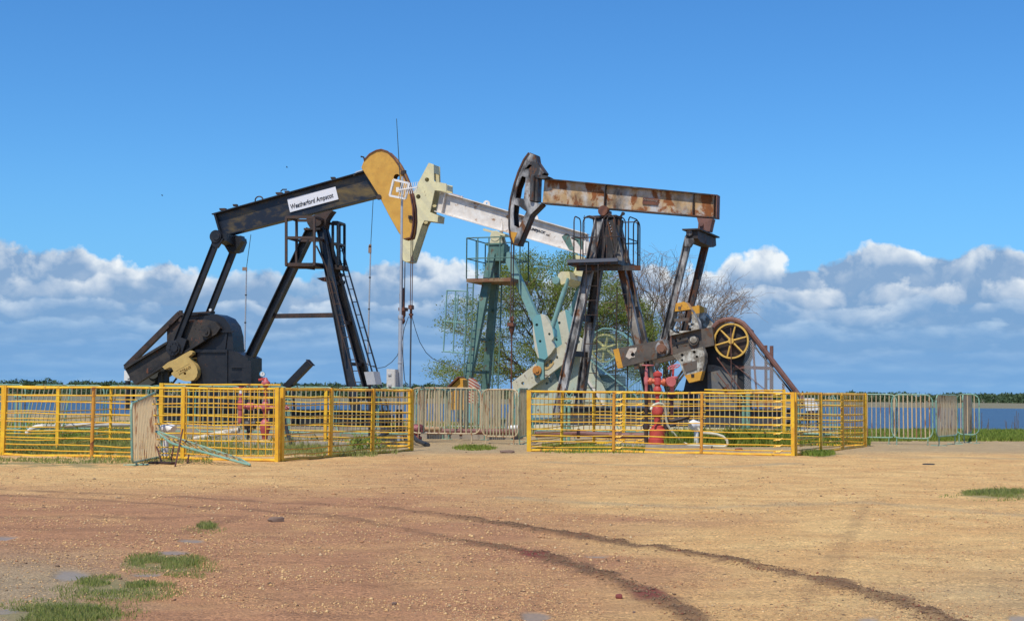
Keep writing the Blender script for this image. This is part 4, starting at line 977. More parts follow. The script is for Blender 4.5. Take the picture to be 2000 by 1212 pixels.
m = MB().box(F3.p(1353, 733, -w3 - .165), F3.u * .045, F3.v * .01, Vector((0, 0, .045))); m.build('square_socket', BLKR, j3, o)
# gearbox with wheel, belt guard
m = MB().prism([F3.p(x, y, -.45) for x, y in ((1376, 655), (1395, 640), (1412, 630), (1440, 630), (1457, 642), (1462, 668), (1458, 690), (1451, 706), (1454, 822), (1322, 822), (1340, 740), (1352, 700), (1376, 690))], F3.v * 1.0)
gb = m.build('gearbox', mat('sooty_gearbox', (.013, .013, .014), .6, rust=.15), j3)
m = MB().prism([F3.p(x, y, -.48) for x, y in ((1382, 766), (1382, 712), (1395, 712), (1440, 726), (1440, 766), (1440, 815), (1358, 815), (1360, 765))], F3.v * .03); m.build('side_panel', mat('grey_faded_lit_panel', (.13, .135, .14), .6, col2=(.2, .17, .13), amt=.4, rust=.35, rscale=4), j3, gb)  # faded grey; the sunlit part of the gearbox side is put into this colour
m = MB(); wc = F3.p(1428.5, 665.5, -.72); spoked(F3, wc, F3.v, .50, .045, .09, 6, .05, .26, m)
m.build('belt_wheel', WHEELY, j3)
m = MB().disc(wc + F3.v * .12, F3.v, .44, .05); m.tube([wc, wc + F3.v * .5], .08, 10); m.build('pulley', BLKR, j3)
m = MB()
pts = [F3.p(x, y, -.62) for x, y in ((1392, 645), (1396, 636), (1404, 629), (1415, 624.5), (1428, 623.5), (1441, 626), (1451, 631.5), (1460, 641), (1556, 766), (1590, 812))]
m.tube(pts, .075, 8); bgd = m.build('belt_guard', RUSTB, j3)
m = MB().tube([F3.p(1462, 662, -.5), F3.p(1548, 768, -.5)], .028, 5); m.build('belt', SIGNK, j3)
m = MB()
m.bar(F3.p(1436, 716, -.55), F3.p(1506, 719, -.55), .06, .09, F3.v); m.bar(F3.p(1496, 674, -.5), F3.p(1496, 800, -.5), .07, .07, F3.v); m.bar(F3.p(1507, 675, -.55), F3.p(1507, 800, -.55), .08, .09, F3.v)
m.bar(F3.p(1470, 665, -.58), F3.p(1480, 800, -.58), .04, .05, F3.v); m.tube([F3.p(1400, 698, -.65), F3.p(1452, 768, -.65)], .018, 5); m.tube([F3.p(1420, 700, -.64), F3.p(1500, 765, -.64)], .012, 5)
m.tube([F3.p(1427.5, 640, -.80), F3.p(1428.5, 765, -.80)], .012, 5); m.tube([F3.p(1400, 728, -.64), F3.p(1432, 768, -.64)], .018, 5); m.bar(F3.p(1530, 748, -.5), F3.p(1530, 800, -.5), .06, .06, F3.v)
m.bar(F3.p(1499, 740, -.5), F3.p(1507, 740, -.5), .03, .03, F3.v)
m.build('guard_frame', RUSTB, j3)
m = MB(); screen(F3, [(1454, 700), (1462, 664), (1472, 662), (1545, 768), (1454, 768)], -.60, 3.2, .005, m, ((.87, -.5), (.5, .87))); m.build('wire_screen', GREYP, j3, bgd)
# skid
m = MB()
for vv in (-.8, .8):
    a, b = F3.sh(F3.p(1095, 800, -.8), vv), F3.sh(F3.p(1530, 800, -.8), vv); a.z = b.z = .86; m.ibeam(a, b, .5, .28, .03, F3.v)
for x in (1100, 1180, 1270, 1350, 1450, 1525): a = F3.p(x, 800, -.8); a.z = .86; m.bar(a, F3.sh(a, .8), .2, .42, F3.z)
m.build('skid', mat('grey_black_skid', (.05, .05, .055), .6, rust=.3), j3)
# bridle
T = F3.p(1001, 470, 0); m = MB()
for s in (-.09, .09): m.tube([T + F3.v * s, down(T + F3.v * s, F3.p(997, 630, 0).z)], .016, 6)
m.build('bridle_cable', CABLER, j3)
z6 = F3.p(997, 640, 0).z; m = MB(); m.lathe(down(T, z6 - .25), F3.z, [(0, .03), (.1, .05), (.2, .09), (.35, .09), (.36, .05), (.45, .05), (.46, .07), (.56, .07), (.6, .03)], 10); m.box(down(T, z6 + .1), F3.u * .1, F3.v * .13, Vector((0, 0, .05)))
m.build('carrier_bar', RBROWN, j3)
m = MB().tube([down(T, z6), down(T, .3)], .022, 8); m.build('polished_rod', RBROWN, j3)

set_back(j3, 1185, 50, 50 / 42)
# ================================================================== YELLOW PANEL FENCES
HF = 1.56
RH = [.012, .075, .16, .26, .36, .49, .605, .77, .868, .985]
def ygp(x, Y): return gp(x, Y, 0)
def panel(P, Q, label, name='yellow_fence', h=HF, posts=(0, 1), pw=.085, mid=(), bars=0, lean=0.0, bow=0.0, seed=0, cat='fence', knots=(), rails=RH, group='yellow tubular fence panels'):
    t = thing(name, P, label, cat, group); rn = random.Random(seed); d = (Q - P); L = d.length; d.normalize(); nrm = Vector((d.y, -d.x, 0))
    Z = Vector((0, 0, 1))
    for k in posts:
        q = P.lerp(Q, k); tilt = Vector((rn.uniform(-.02, .02), 0, 0))
        MB().box(q + Z * (h / 2) + tilt / 2, d * pw / 2, nrm * pw * .4, Z * (h / 2 + .02) + tilt / 2).build('post', YELF, t)
    for k in mid:
        q = P.lerp(Q, k); MB().tube([q + Z * .02 + nrm * .03, q + Z * (h - .01) + nrm * .03 + d * rn.uniform(-.02, .02)], .04, 8).build('post', mat('rusty_yellow_post', (.66, .30, .03), .5, rust=.35, rustcol=(.32, .10, .03), rscale=5), t)
    for i, hh_ in enumerate(rails):
        r = .034 if i == 0 else (.027 if i == len(rails) - 1 else .0145)
        a = P + Z * (h * hh_ + .01); b = Q + Z * (h * hh_ + .01)
        sag = rn.uniform(-.022, .008); e = rn.uniform(-.012, .012)
        pts = [a - d * .02, a.lerp(b, .33) + Z * (sag + e), a.lerp(b, .66) + Z * (sag - e), b + d * .02]
        MB().tube(pts, r, 7).build('rail', YELF, t)
    if bars:
        m = MB()
        for i in range(bars):
            k = (i + .5) / bars; s = lean * math.sin(math.pi * k) + rn.uniform(-.01, .01)
            a = P.lerp(Q, k) + Z * .12; b = P.lerp(Q, k) + Z * (h - .02) - d * s
            m.tube([a + nrm * .02, b + nrm * .02], .009, 5)
        m.build('vertical_rods', YELF, t)
    if knots:
        for hh_ in rails[1:]:
            for k in knots:
                m = MB()
                c = P.lerp(Q, k) + Z * (h * hh_) + nrm * .01
                for s in (-1, 1): m.tube([c + d * (.05 * s) - nrm * .03, c + d * (.11 * s) + Z * .03 * s, c + d * (.04 * s) + nrm * .03 - Z * .02, c - d * .06 * s], .012, 4)
                m.build('wire_tie', mat('yellow_wire_tie', (.85, .50, .05), .5, bump=0), t)
    return t
# left enclosure: front
A = {x: ygp(x, Y) for x, Y in ((-190, 33.2), (5, 32.3), (180, 31.7), (357, 31.1), (541, 30.4))}
panel(A[-190], A[5], 'yellow fence panel running out of the left edge of the picture', posts=(1,), seed=1)
panel(A[5], A[180], 'first yellow fence panel at the left edge, weeds behind its rails', posts=(0,), mid=(1,), seed=2, pw=.10)
panel(A[180], A[357], 'front yellow fence panel partly behind the upright mint crowd barrier', posts=(1,), seed=3)
panel(A[357], A[541], 'yellow fence gate with slanting vertical rods in front of the red gauge wellhead', name='fence_gate', posts=(0, 1), bars=13, lean=.06, seed=4, cat='gate')
# left enclosure: right side
B = {x: ygp(x, Y) for x, Y in ((550, 30.6), (645, 32.6), (727, 34.6), (803, 36.6))}
panel(B[550], B[645], 'yellow fence panel just right of the near corner of the left enclosure', posts=(0, 1), seed=5)
panel(B[645], B[727], 'middle yellow fence panel of the receding side of the left enclosure', posts=(1,), seed=6)
panel(B[727], B[803], 'yellow fence panel ending at the thick post left of the pump rods', posts=(1,), seed=7, pw=.11)
# left enclosure: back and left side
C = {x: ygp(x, Y) for x, Y in ((112, 35.0), (215, 40.5), (314, 40.6), (545, 39.8), (635, 39.4), (800, 38.8))}
panel(ygp(-60, 35.6), C[112], 'back yellow fence panel above the weeds in the left corner', posts=(1,), seed=8)
panel(C[112], C[215], 'yellow fence panel going back towards the lake beside the white curved pipe', posts=(1,), seed=9)
panel(C[215], C[314], 'back yellow fence panel under the tip of the black pumpjack crank', posts=(), seed=10)
panel(C[314], C[545], 'long back yellow fence panel in front of the black gearbox', posts=(0,), h=1.68, pw=.12, seed=11)
panel(C[545], C[635], 'short back yellow fence panel right of the gauge wellhead', posts=(0, 1), seed=12)
panel(C[635], C[800], 'back yellow fence panel in front of the black pumpjack legs', posts=(1,), seed=13)
# right enclosure
D = {x: ygp(x, Y) for x, Y in ((1033, 36.9), (1198, 36.9), (1370, 36.2), (1549, 35.3))}
panel(D[1033], D[1198], 'front yellow fence panel at the left end of the right enclosure', posts=(0,), mid=(1,), pw=.11, seed=14)
panel(D[1198], D[1370], 'front yellow fence panel before the tall red wellhead', mid=(1,), posts=(), knots=(.06,), seed=15)
panel(D[1370], D[1549], 'front yellow fence panel before the cream hose loop, tied with wire', posts=(1,), knots=(.84,), seed=16)
E_ = {x: ygp(x, Y) for x, Y in ((1554, 35.5), (1603, 37.8), (1646, 39.8), (1690, 42.3))}
panel(E_[1554], E_[1603], 'yellow fence panel right of the near corner of the right enclosure', posts=(0, 1), knots=(.2,), seed=17)
panel(E_[1603], E_[1646], 'second yellow fence panel of the receding right side', posts=(1,), knots=(.9,), seed=18)
panel(E_[1646], E_[1690], 'end yellow fence panel with close vertical rods and a leaning corner post', posts=(1,), bars=14, pw=.11, seed=19)
G = {x: ygp(x, Y) for x, Y in ((1097, 40.6), (1160, 43), (1217, 43.2), (1377, 43.6), (1531, 43.6), (1645, 43.4))}
panel(ygp(1033, 37.1), G[1097], 'side yellow fence panel going back from the left end of the right enclosure', posts=(1,), seed=20)
panel(G[1097], G[1160], 'second side yellow fence panel below the rusty pumpjack leg', posts=(1,), seed=21)
panel(G[1160], G[1217], 'short back yellow fence panel with twin posts left of the tall red wellhead', posts=(1,), seed=22, knots=(.95,))
panel(G[1217], G[1377], 'back yellow fence panel behind the tall red wellhead, tied with wire', posts=(), seed=23, knots=(.2,))
panel(G[1377], G[1531], 'back yellow fence panel behind the cream hose loop', posts=(1,), h=1.66, seed=24)
panel(G[1531], ygp(1690, 42.5), 'back right yellow fence panel behind the corner', posts=(), seed=25)
# ================================================================== CROWD BARRIERS
def barrier(bl, br, tr, tl, label, nb=16, fm=None, bm_=None, feet=True, r=.022, rb=.0155, arch=.22, group='old crowd control barriers', legh=.16, clear=.0, rng=None):
    """frame from four world corners; bars are fitted between"""
    fm = fm or MINT; bm_ = bm_ or BARW; loc = (bl + br) / 2; t = thing('crowd_barrier', Vector((loc.x, loc.y, min(bl.z, br.z))), label, 'crowd barrier', group)
    P = lambda a, b: bl.lerp(br, a).lerp(tl.lerp(tr, a), b)
    L = (br - bl).length; H = (tl - bl).length; ka, kb = arch / max(L, .3), arch / H; ka = min(ka, .35); b0 = legh / H
    pts = []
    for cx, cy, t0 in ((ka, 1 - kb, math.pi), (1 - ka, 1 - kb, math.pi / 2), (1 - ka, b0 + kb, 0), (ka, b0 + kb, -math.pi / 2)):
        for s in range(5):
            a = t0 - s * math.pi / 8; pts.append(P(cx + ka * math.cos(a), cy + kb * math.sin(a)))
    pts.append(pts[0]); MB().tube(pts, r, 6, False).build('frame', fm, t)
    m = MB(); rn = rng or random.Random(int(bl.x * 100))
    for i in range(nb):
        a = (i + .7) / (nb + .4); w = rn.uniform(-.004, .004); m.tube([P(a + w, b0 + .01), P(a, .995)], rb, 4, False)
    m.build('bars', bm_, t)
    nrm = ((br - bl).cross(tl - bl)).normalized()
    if feet:
        for a in (.12, .88):
            q = P(a, b0); g = P(a, 0); m = MB(); m.tube([q, g], r * .8, 5); m.tube([g - nrm * .25, g + nrm * .25], r * .8, 5); m.build('foot', fm, t)
    return t
HB = 1.60
def bar_at(x0, Y0, x1, Y1, label, nb=16, h=HB, lean=(0, 0), **k):
    a, b = gp(x0, Y0), gp(x1, Y1); o = Vector((lean[0], lean[1], h)); return barrier(a, b, b + o, a + o, label, nb, **k)
BARL = mat('sunlit_tan_bars', (.74, .56, .31), .6, rust=.42, rustcol=(.48, .22, .09), rscale=3.2, stretch=(3, 3, .45), bump=.03, dirt=.15)  # lighter copy of the bar colour, standing in for sunlight on side-on barriers
# near, leaning upright one; corners read at their own depths
barrier(at(258, 909, 28.2), at(318, 897, 31.8), at(303, 766, 31.9), at(256, 788, 28.2), 'mint crowd barrier with rusty bars standing edge-on before the left fence', 17, r=.024, rb=.017, bm_=BARL, legh=.06, arch=.12)
pA, pB = at(336, 866, 29.4), at(490, 908, 28.35)
fb = barrier(pA, pB, at(470, 896, 29.3), at(303, 841, 30.4), 'fallen mint crowd barrier propped on its legs beside the upright one', 11, r=.024, rb=.016, bm_=mat('brown_tan_bars', (.36, .25, .13), .7, col2=(.16, .22, .13), amt=.35, rust=.4, rscale=6), legh=.03, arch=.08, feet=False)
for x0, y0, x1, y1, Y in ((357, 838, 342, 910, 29.9), (341, 860, 334, 900, 30.6), (369, 888, 366, 903, 30.2), (306, 872, 316, 903, 30.6)):
    m = MB().tube([at(x0, y0, Y), gnd(x1, y1)], .018, 6); m.build('leg', RBROWN, fb)
# behind the left enclosure
Lb = [(-40, 43, 46, 42.6), (44, 42.5, 118, 41.6), (112, 44.4, 200, 44), (205, 44.2, 300, 43.6), (286, 42.2, 366, 41.8), (379, 42, 470, 41.6), (468, 42.2, 560, 41.2), (560, 41.8, 650, 41.3), (655, 41.6, 735, 41.0), (738, 41.4, 805, 40.9)]
Ln = ['mint crowd barrier at the left edge behind the weeds', 'crowd barrier with leaning whitish rods behind the white curved pipe', 'mint crowd barrier against the lake, left of the black pumpjack',
      'mint crowd barrier under the tip of the black crank', 'crowd barrier behind the vent pipe, left of the gearbox', 'crowd barrier seen before the black gearbox base', 'crowd barrier behind the gauge wellhead',
      'crowd barrier behind the tilted black steel beam', 'rusty crowd barrier between the black pumpjack legs', 'rusty crowd barrier behind the beige cabinet']
for k, (q, lb) in enumerate(zip(Lb, Ln)): bar_at(*q, lb, 9 if k != 1 else 8, h=1.62, rb=.017, lean=(.28 if k == 1 else .02, 0), bm_=BARW if k % 3 else BARR, legh=.3)
# middle group
bar_at(800, 42.8, 938, 42.4, 'long whitish crowd barrier in the middle gap, under the cream horsehead', 13, h=1.63, fm=BARR, legh=.28, rb=.021)
bar_at(941, 42.4, 1012, 41.6, 'whitish crowd barrier left of the edge-on one in the middle gap', 11, h=1.60, fm=BARR, legh=.22, rb=.021)
bar_at(1012, 41.6, 1031, 44.5, 'crowd barrier seen nearly edge-on against the right enclosure', 18, h=1.63, legh=.2)
Mb = [(806, 50, 880, 49.6), (872, 51, 955, 50.6), (948, 50, 1030, 49.4), (812, 45.6, 872, 46.2), (868, 46, 935, 46.6), (938, 45.4, 1004, 46)]
Mn = ['far rusty crowd barrier behind the middle gap, left part', 'far crowd barrier below the yellow striped guard', 'far crowd barrier below the teal post ladder', 'second-row mint crowd barrier in the middle gap, left part', 'second-row mint crowd barrier at the foot of the teal post', 'second-row mint crowd barrier right of the teal post']
for k, (q, lb) in enumerate(zip(Mb, Mn)): bar_at(*q, lb, 11, h=1.6, bm_=BARR if k % 2 else BARW, legh=.3, rb=.024)
# behind the right enclosure
Rb = [(1040, 46, 1110, 45.6), (1112, 46, 1200, 45.4), (1205, 45.8, 1290, 45.2), (1288, 45.2, 1372, 44.9), (1370, 45.2, 1452, 44.8), (1458, 45, 1560, 44.4), (1552, 45, 1632, 44.4)]
Rn = ['crowd barrier behind the left end of the right enclosure', 'crowd barrier at the foot of the rusty pumpjack', 'crowd barrier behind the tall red wellhead', 'crowd barrier in front of the sooty gearbox', 'mint crowd barrier behind the cream hose loop', 'crowd barrier at the foot of the brown belt guard', 'crowd barrier behind the white switch cabinet']
for k, (q, lb) in enumerate(zip(Rb, Rn)): bar_at(*q, lb, 8 if k < 5 else 11, h=1.55, rb=.017, bm_=BARR if k in (3, 5) else BARW, legh=.3)
bar_at(1622, 45.6, 1752, 44.8, 'mint crowd barrier just right of the yellow corner post', 15, h=1.55, bm_=BARR, legh=.2)
bar_at(1742, 44.6, 1822, 44.2, 'mint crowd barrier with widely spaced rusty bars by the lake', 9, h=1.55, bm_=BARR, legh=.2, rb=.022)
bar_at(1829, 43.4, 1870, 45.5, 'mint crowd barrier turned sideways with dense whitish bars', 14, h=1.55, bm_=BARL, legh=.28, rb=.019)
bar_at(1881, 46.2, 1898, 49.6, 'narrow-looking crowd barrier with dense brown bars turned almost edge-on', 14, h=1.58, bm_=BARR, legh=.28, rb=.02)
bar_at(1868, 46.5, 1913, 46, 'empty-looking mint crowd barrier frame at the right end of the row', 3, h=1.58, legh=.28, bm_=BARR)
# teal posts standing among the barriers
for x, Y, lb in ((30, 44.5, 'left one of two teal posts behind the weeds'), (38.5, 44.3, 'right one of two teal posts behind the weeds'), (368, 44.6, 'teal pipe post left of the gearbox'), (1452, 44.8, 'mint pipe post left of the wire ties'), (1461, 44.6, 'thicker mint pipe post beside the thin one'), (1605, 44.4, 'mint pipe post near the yellow corner'), (555, 43, 'left mint pipe stand near the gauge wellhead'), (564, 43, 'right mint pipe stand near the gauge wellhead'), (1102, 44, 'left mint stand pipe under the rusty pumpjack'), (1111, 44, 'right mint stand pipe under the rusty pumpjack')):
    q = gp(x, Y); m = MB().tube([q, q + Vector((0, 0, 1.25 if x != 1461 else 1.5))], .05 if x != 1461 else .07, 8); m.disc(q + Vector((0, 0, 1.26 if x != 1461 else 1.5)), Vector((0, 0, 1)), .08, .05, 10)
    o = m.build('pipe_stand', MINT, loc=q); tag(o, lb, 'post', 'mint pipe posts')
# ================================================================== PADS, WELLHEADS, PIPES, MASTS
Z = Vector((0, 0, 1)); XX = Vector((1, 0, 0)); YY = Vector((0, 1, 0))
def pad(F, u0, u1, v0, v1, z1, mt, label, name='concrete_pad'):
    c = F.w((u0 + u1) / 2, (v0 + v1) / 2, z1 / 2 - .05); m = MB().box(c, F.u * (u1 - u0) / 2, F.v * (v1 - v0) / 2, Z * (z1 / 2 + .05))
    o = m.build(name, mt, loc=F.w((u0 + u1) / 2, (v0 + v1) / 2, 0)); return tag(o, label, 'concrete pad', 'concrete pads')
l0 = F1.loc(F1.p(285, 800, -1)).x; l1 = F1.loc(F1.p(745, 800, -1)).x
pad(F1, l0, l1, -1.05, 1.05, .44, CONC, 'tan concrete plinth under the black pumpjack')
F2b, F3b = Frame(965, 60, 20), Frame(1185, 50, 22)
pad(F2b, -1.2, 7.2, -1.5, 1.5, .10, CONC, 'concrete plinth under the teal and white pumpjack')
pad(F3b, -2.2, 7.6, -1.35, 1.35, .42, CONCG, 'grey concrete plinth with a pale edge under the rusty pumpjack')
m = MB().box(F3b.w(2.7, -1.37, .34), F3b.u * 4.9, F3b.v * .02, Z * .07); o = m.build('kerb_edge', mat('pale_cream_edge', (.66, .60, .42), .8), loc=F3b.w(2.7, -1.37, 0)); tag(o, 'pale cream edging strip along the grey plinth', 'kerb')
o = MB().box(gp(520, 40.4) + Z * .03, Vector((2.3, -.45, 0)), Vector((.25, 1.2, 0)), Z * .10).build('concrete_slab', CONC, loc=gp(520, 40.4)); tag(o, 'low concrete slab under the gauge wellhead', 'concrete slab')
o = MB().box(gp(680, 39.6) + Z * .03, Vector((1.2, -.3, 0)), Vector((.2, .7, 0)), Z * .09).build('concrete_slab', CONC, loc=gp(680, 39.6)); tag(o, 'small concrete slab right of the gauge wellhead', 'concrete slab')
o = MB().box(gp(1290, 41.1) + Z * .0, Vector((1.5, -.3, 0)), Vector((.2, .8, 0)), Z * .06).build('concrete_slab', CONC, loc=gp(1290, 41.1)); tag(o, 'low concrete slab under the tall red wellhead', 'concrete slab')
o = MB().box(gp(880, 47) + Z * .05, Vector((2.2, -.3, 0)), Vector((.2, .8, 0)), Z * .14).build('concrete_slab', CONC, loc=gp(880, 47)); tag(o, 'concrete slab behind the middle crowd barriers', 'concrete slab')
def lpx(m, x, Y, prof, n=18, mul=1.0):
    """vertical turned body: prof = (y px, half-width px)"""
    c = gp(x, Y); s = Y / FPX; m.lathe(Vector((c.x, c.y, 0)), Z, [(max(EYE + (hor(x) - y) * s, -.02), w_ * s * mul) for y, w_ in prof], n)
    return m
def pt(x, y, Y): return at(x, y, Y)
def handwheel(c, ax, r, mt, root, parent=None):
    m = MB(); a = ax.orthogonal().normalized(); b = ax.cross(a).normalized()
    m.tube([c + (a * math.cos(t) + b * math.sin(t)) * r for t in np.linspace(0, 2 * math.pi, 19)], .016, 6, False)
    for k in range(4): d = a * math.cos(k * math.pi / 2) + b * math.sin(k * math.pi / 2); m.tube([c, c + d * r], .012, 5)
    m.disc(c, ax, .035, .05, 10); return m.build('handwheel', mt, root, parent)
DRED = mat('dusky_red_paint', (.46, .07, .065), .5, col2=(.52, .14, .14), amt=.4, rust=.2, rscale=9, bump=.15)
# --- wellhead with gauge (left)
Y = 40.0; w1_ = thing('wellhead', gp(517, Y), 'red wellhead with a blue-rimmed pressure gauge behind the left yellow gate', 'wellhead', 'red wellheads')
m = MB(); lpx(m, 517, Y, [(872, 10), (868, 10), (868, 19), (866, 20), (861, 20), (860, 19), (859, 5), (850, 6), (838, 10), (832, 10), (826, 10), (822, 8), (818, 4), (812, 4.5), (806, 4.2), (802, 6), (798, 9), (792, 9), (788, 7), (781, 3.8), (764, 3.8), (760, 6), (755, 4.5), (752, 8.5), (749, 9), (746, 8.5), (743, 5), (737, 2)])
m.build('body', DRED, w1_)
m = MB(); m.tube([pt(565, 797, Y), pt(517, 794, Y), pt(468, 794, Y)], .042, 10); m.disc(pt(489, 793, Y), XX, .10, .18); m.disc(pt(478, 793, Y), XX, .07, .05); m.disc(pt(503, 794, Y), XX, .075, .05); m.disc(pt(540, 795, Y), XX, .07, .08); m.disc(pt(556, 796, Y), XX, .065, .16)
m.build('cross_arm', PINK, w1_)
m = MB(); lpx(m, 468.5, Y, [(826, 3.5), (822, 4.5), (800, 4.5), (798, 6), (784, 6), (782, 4), (768, 3.5)]); m.build('valve', DRED, w1_)
m = MB(); lpx(m, 468.5, Y, [(768, 3), (759, 3)]); m.build('valve_stem', WHITEM, w1_)
handwheel(pt(468.5, 757, Y), Z, .19, RED, w1_)
m = MB(); m.tube([pt(517, 745, Y), pt(517, 738, Y), pt(508, 741, Y)], .03, 6); m.tube([pt(505, 741.5, Y), pt(519, 740, Y)], .035, 6); m.tube([pt(511, 740, Y), pt(512, 735, Y)], .02, 6); m.build('gauge_stem', RED, w1_)
m = MB(); c = pt(512.5, 730, Y); ax = (CAM - c).normalized(); m.lathe(c - ax * .03, ax, [(0, .08), (.06, .085), (.065, .075)], 20); g = m.build('gauge', BLUEG, w1_)
m = MB(); m.lathe(c + ax * .033, ax, [(0, .065), (.004, .065)], 20); m.build('gauge_face', WHITEM, w1_, g)
m = MB(); m.bar(c + ax * .04 - Z * .01, c + ax * .04 + Z * .045 + XX * .01, .01, .006, ax); m.build('gauge_needle', SIGNK, w1_, g)
m = MB(); m.tube([pt(530, 828, Y), pt(500, 826, Y), pt(478, 826, Y)], .05, 8); m.disc(pt(497, 828, Y), XX, .12, .08); m.disc(pt(484, 829, Y), XX, .13, .16); m.disc(pt(478, 824, Y), YY, .1, .12); m.disc(pt(489, 838, Y), XX, .1, .08)
m.build('side_valve', DKGEAR, w1_)
m = MB(); m.tube([pt(484, 836, Y), down(pt(484, 868, Y), .1)], .035, 6); lpx(m, 483, Y, [(872, 5), (866, 4), (864, 2)]); m.build('stand', BLKR, w1_)
m = MB(); m.tube([pt(467, 839, Y), pt(420, 848, Y + .2), pt(365, 860, Y + .5), pt(350, 870, Y + .6)], .075, 8)
for k in range(9): q = pt(460 - k * 10, 841 + k * 2.1, Y + k * .05); m.disc(q, (pt(420, 848, Y) - pt(467, 839, Y)), .085, .06, 10)
o = m.build('flow_pipe', mat('peeling_white_wrap', (.66, .58, .45), .8, col2=(.30, .24, .18), amt=.4, scale=7), loc=gp(420, Y)); tag(o, 'peeling white wrapped pipe running down from the gauge wellhead', 'pipe', 'pipes')
o = MB().tube([pt(467, 845, Y), pt(444, 868, Y - .4)], .02, 6).build('leaning_rod', GALV, loc=gp(455, Y)); tag(o, 'thin grey prop leaning on the end of the white pipe', 'prop')
o = MB().tube([pt(543, 775, Y + .6), gnd(569, 872)], .05, 6).build('leaning_strut', BLK, loc=gnd(569, 872)); tag(o, 'thin dark leaning strut right of the gauge wellhead', 'strut')
# --- tall red wellhead (right)
Y = 41.2; w2_ = thing('wellhead', gp(1283, Y), 'tall bright red wellhead inside the right yellow fence', 'wellhead', 'red wellheads')
m = MB(); lpx(m, 1284, Y, [(875, 15), (868, 15), (868, 18), (856, 18), (855, 16), (838, 16), (835, 12), (832, 12), (829, 6.5), (812, 6.5), (808, 11), (798, 12), (792, 9), (790, 4), (772, 4), (769, 7), (764, 6), (763, 8.5), (758, 8), (755, 6), (751, 5.5), (751, 7.5), (738, 7.5), (735, 6), (734, 9), (728, 9), (726, 5), (724, 2)]); m.build('body', RED, w2_)
m = MB(); lpx(m, 1283, Y, [(724, 2), (720, 2.5), (717, 4), (712, 4.5), (709, 3)]); m.build('black_knob', DARKW, w2_)
m = MB(); lpx(m, 1262, Y, [(768, 3), (752, 3.2), (750, 4.5), (738, 5), (734, 3), (730, 3.4), (722, 3), (718, 1.6), (714, 1.4)]); m.build('valve', PINK, w2_)
handwheel(pt(1265.5, 713, Y), Z, .17, PINK, w2_)
m = MB(); m.tube([pt(1264, 744, Y), pt(1278, 744, Y)], .07, 8); m.disc(pt(1270, 744, Y), XX, .1, .08); m.tube([pt(1290, 746, Y), pt(1306, 747, Y)], .075, 10); m.disc(pt(1296, 746, Y), XX, .11, .08); m.disc(pt(1302, 746, Y), XX, .12, .05); build_split(m, 'cross_arm', mat('orange_red_paint', (.62, .14, .06), .5, rust=.2, rscale=9), w2_)
m = MB(); m.disc(pt(1310, 745, Y - .1), YY, .145, .3, 20); lpx(m, 1312, Y, [(768, 6), (764, 6), (763, 4), (750, 5)]); m.disc(pt(1317, 737, Y), Z, .1, .08); m.build('valve', PINK, w2_)
m = MB(); m.tube([pt(1314, 736, Y), pt(1315, 718, Y)], .035, 8); m.build('valve_stem', RED, w2_)
handwheel(pt(1316, 716, Y), (Z + XX * -.35 - YY * .3).normalized(), .17, PINK, w2_)
m = MB(); lpx(m, 1262, Y, [(875, 6), (868, 6), (866, 4), (838, 4), (836, 7), (829, 7), (827, 3.5), (770, 3.5), (768, 4)]); m.build('casing_pipe', BLKR, w2_)
m = MB(); lpx(m, 1312, Y + .1, [(815, 3), (776, 3.5), (775, 9), (769, 9), (768, 6)]); m.build('casing_pipe', mat('dark_maroon_pipe', (.07, .018, .018), .5), w2_)
m = MB(); m.tube([pt(1298, 820, Y), pt(1312, 822, Y), pt(1330, 818, Y), pt(1346, 812, Y)], .06, 8); m.disc(pt(1344, 813, Y), XX, .09, .05); m.disc(pt(1302, 820, Y), XX, .12, .1); m.tube([pt(1304, 832, Y), pt(1320, 828, Y)], .05, 8); m.disc(pt(1301, 838, Y), Z, .08, .5)
m.build('side_pipe', BLKR, w2_)
hp = [(1271, 800), (1273, 794), (1278, 789.5), (1286, 787), (1293, 788), (1298, 793), (1300, 803), (1301, 818), (1304, 830), (1311, 841), (1321, 852), (1331, 862), (1345, 868), (1365, 869), (1385, 871), (1403, 874), (1415, 873), (1421, 867), (1420, 859), (1412, 851), (1400, 847), (1386, 845), (1372, 844), (1366, 840), (1363, 834)]
pts = []
for i, (x, y) in enumerate(hp):
    q = pt(x, y, Y - .5 + .05 * i); 
    if i > 11: q = down(pt(x, y, 40.5), max(.04, EYE + (hor(x) - y) * .0146))
    pts.append(q)
o = MB().tube(pts, .036, 8).build('hose', HOSE, loc=gp(1400, 40.5)); tag(o, 'cream rubber hose looping from the tall red wellhead to the ground', 'hose')
def vent(x, y, Y, label, s=1.0, face=1):
    c = gp(x, Y); top = pt(x, y, Y); m = MB(); m.tube([c, Vector((c.x, c.y, top.z - .02))], .07 * s, 10)
    N = [Vector((c.x, c.y, top.z - .05)), Vector((c.x, c.y, top.z + .02)), Vector((c.x - .02 * face, c.y - .03, top.z + .1)), Vector((c.x + .08 * face, c.y - .06, top.z + .13)), Vector((c.x + .18 * face, c.y - .1, top.z + .07))]
    m.tube(N, [.10 * s, .12 * s, .13 * s, .13 * s, .13 * s], 12); o = m.build('vent_pipe', WHITEM, loc=c); tag(o, label, 'vent pipe', 'vent pipes')
vent(323, 845, 31.8, 'white gooseneck vent pipe beside the mint crowd barrier', .9)
vent(1360, 836, 41.0, 'white capped vent pipe where the cream hose ends', 1, -1)
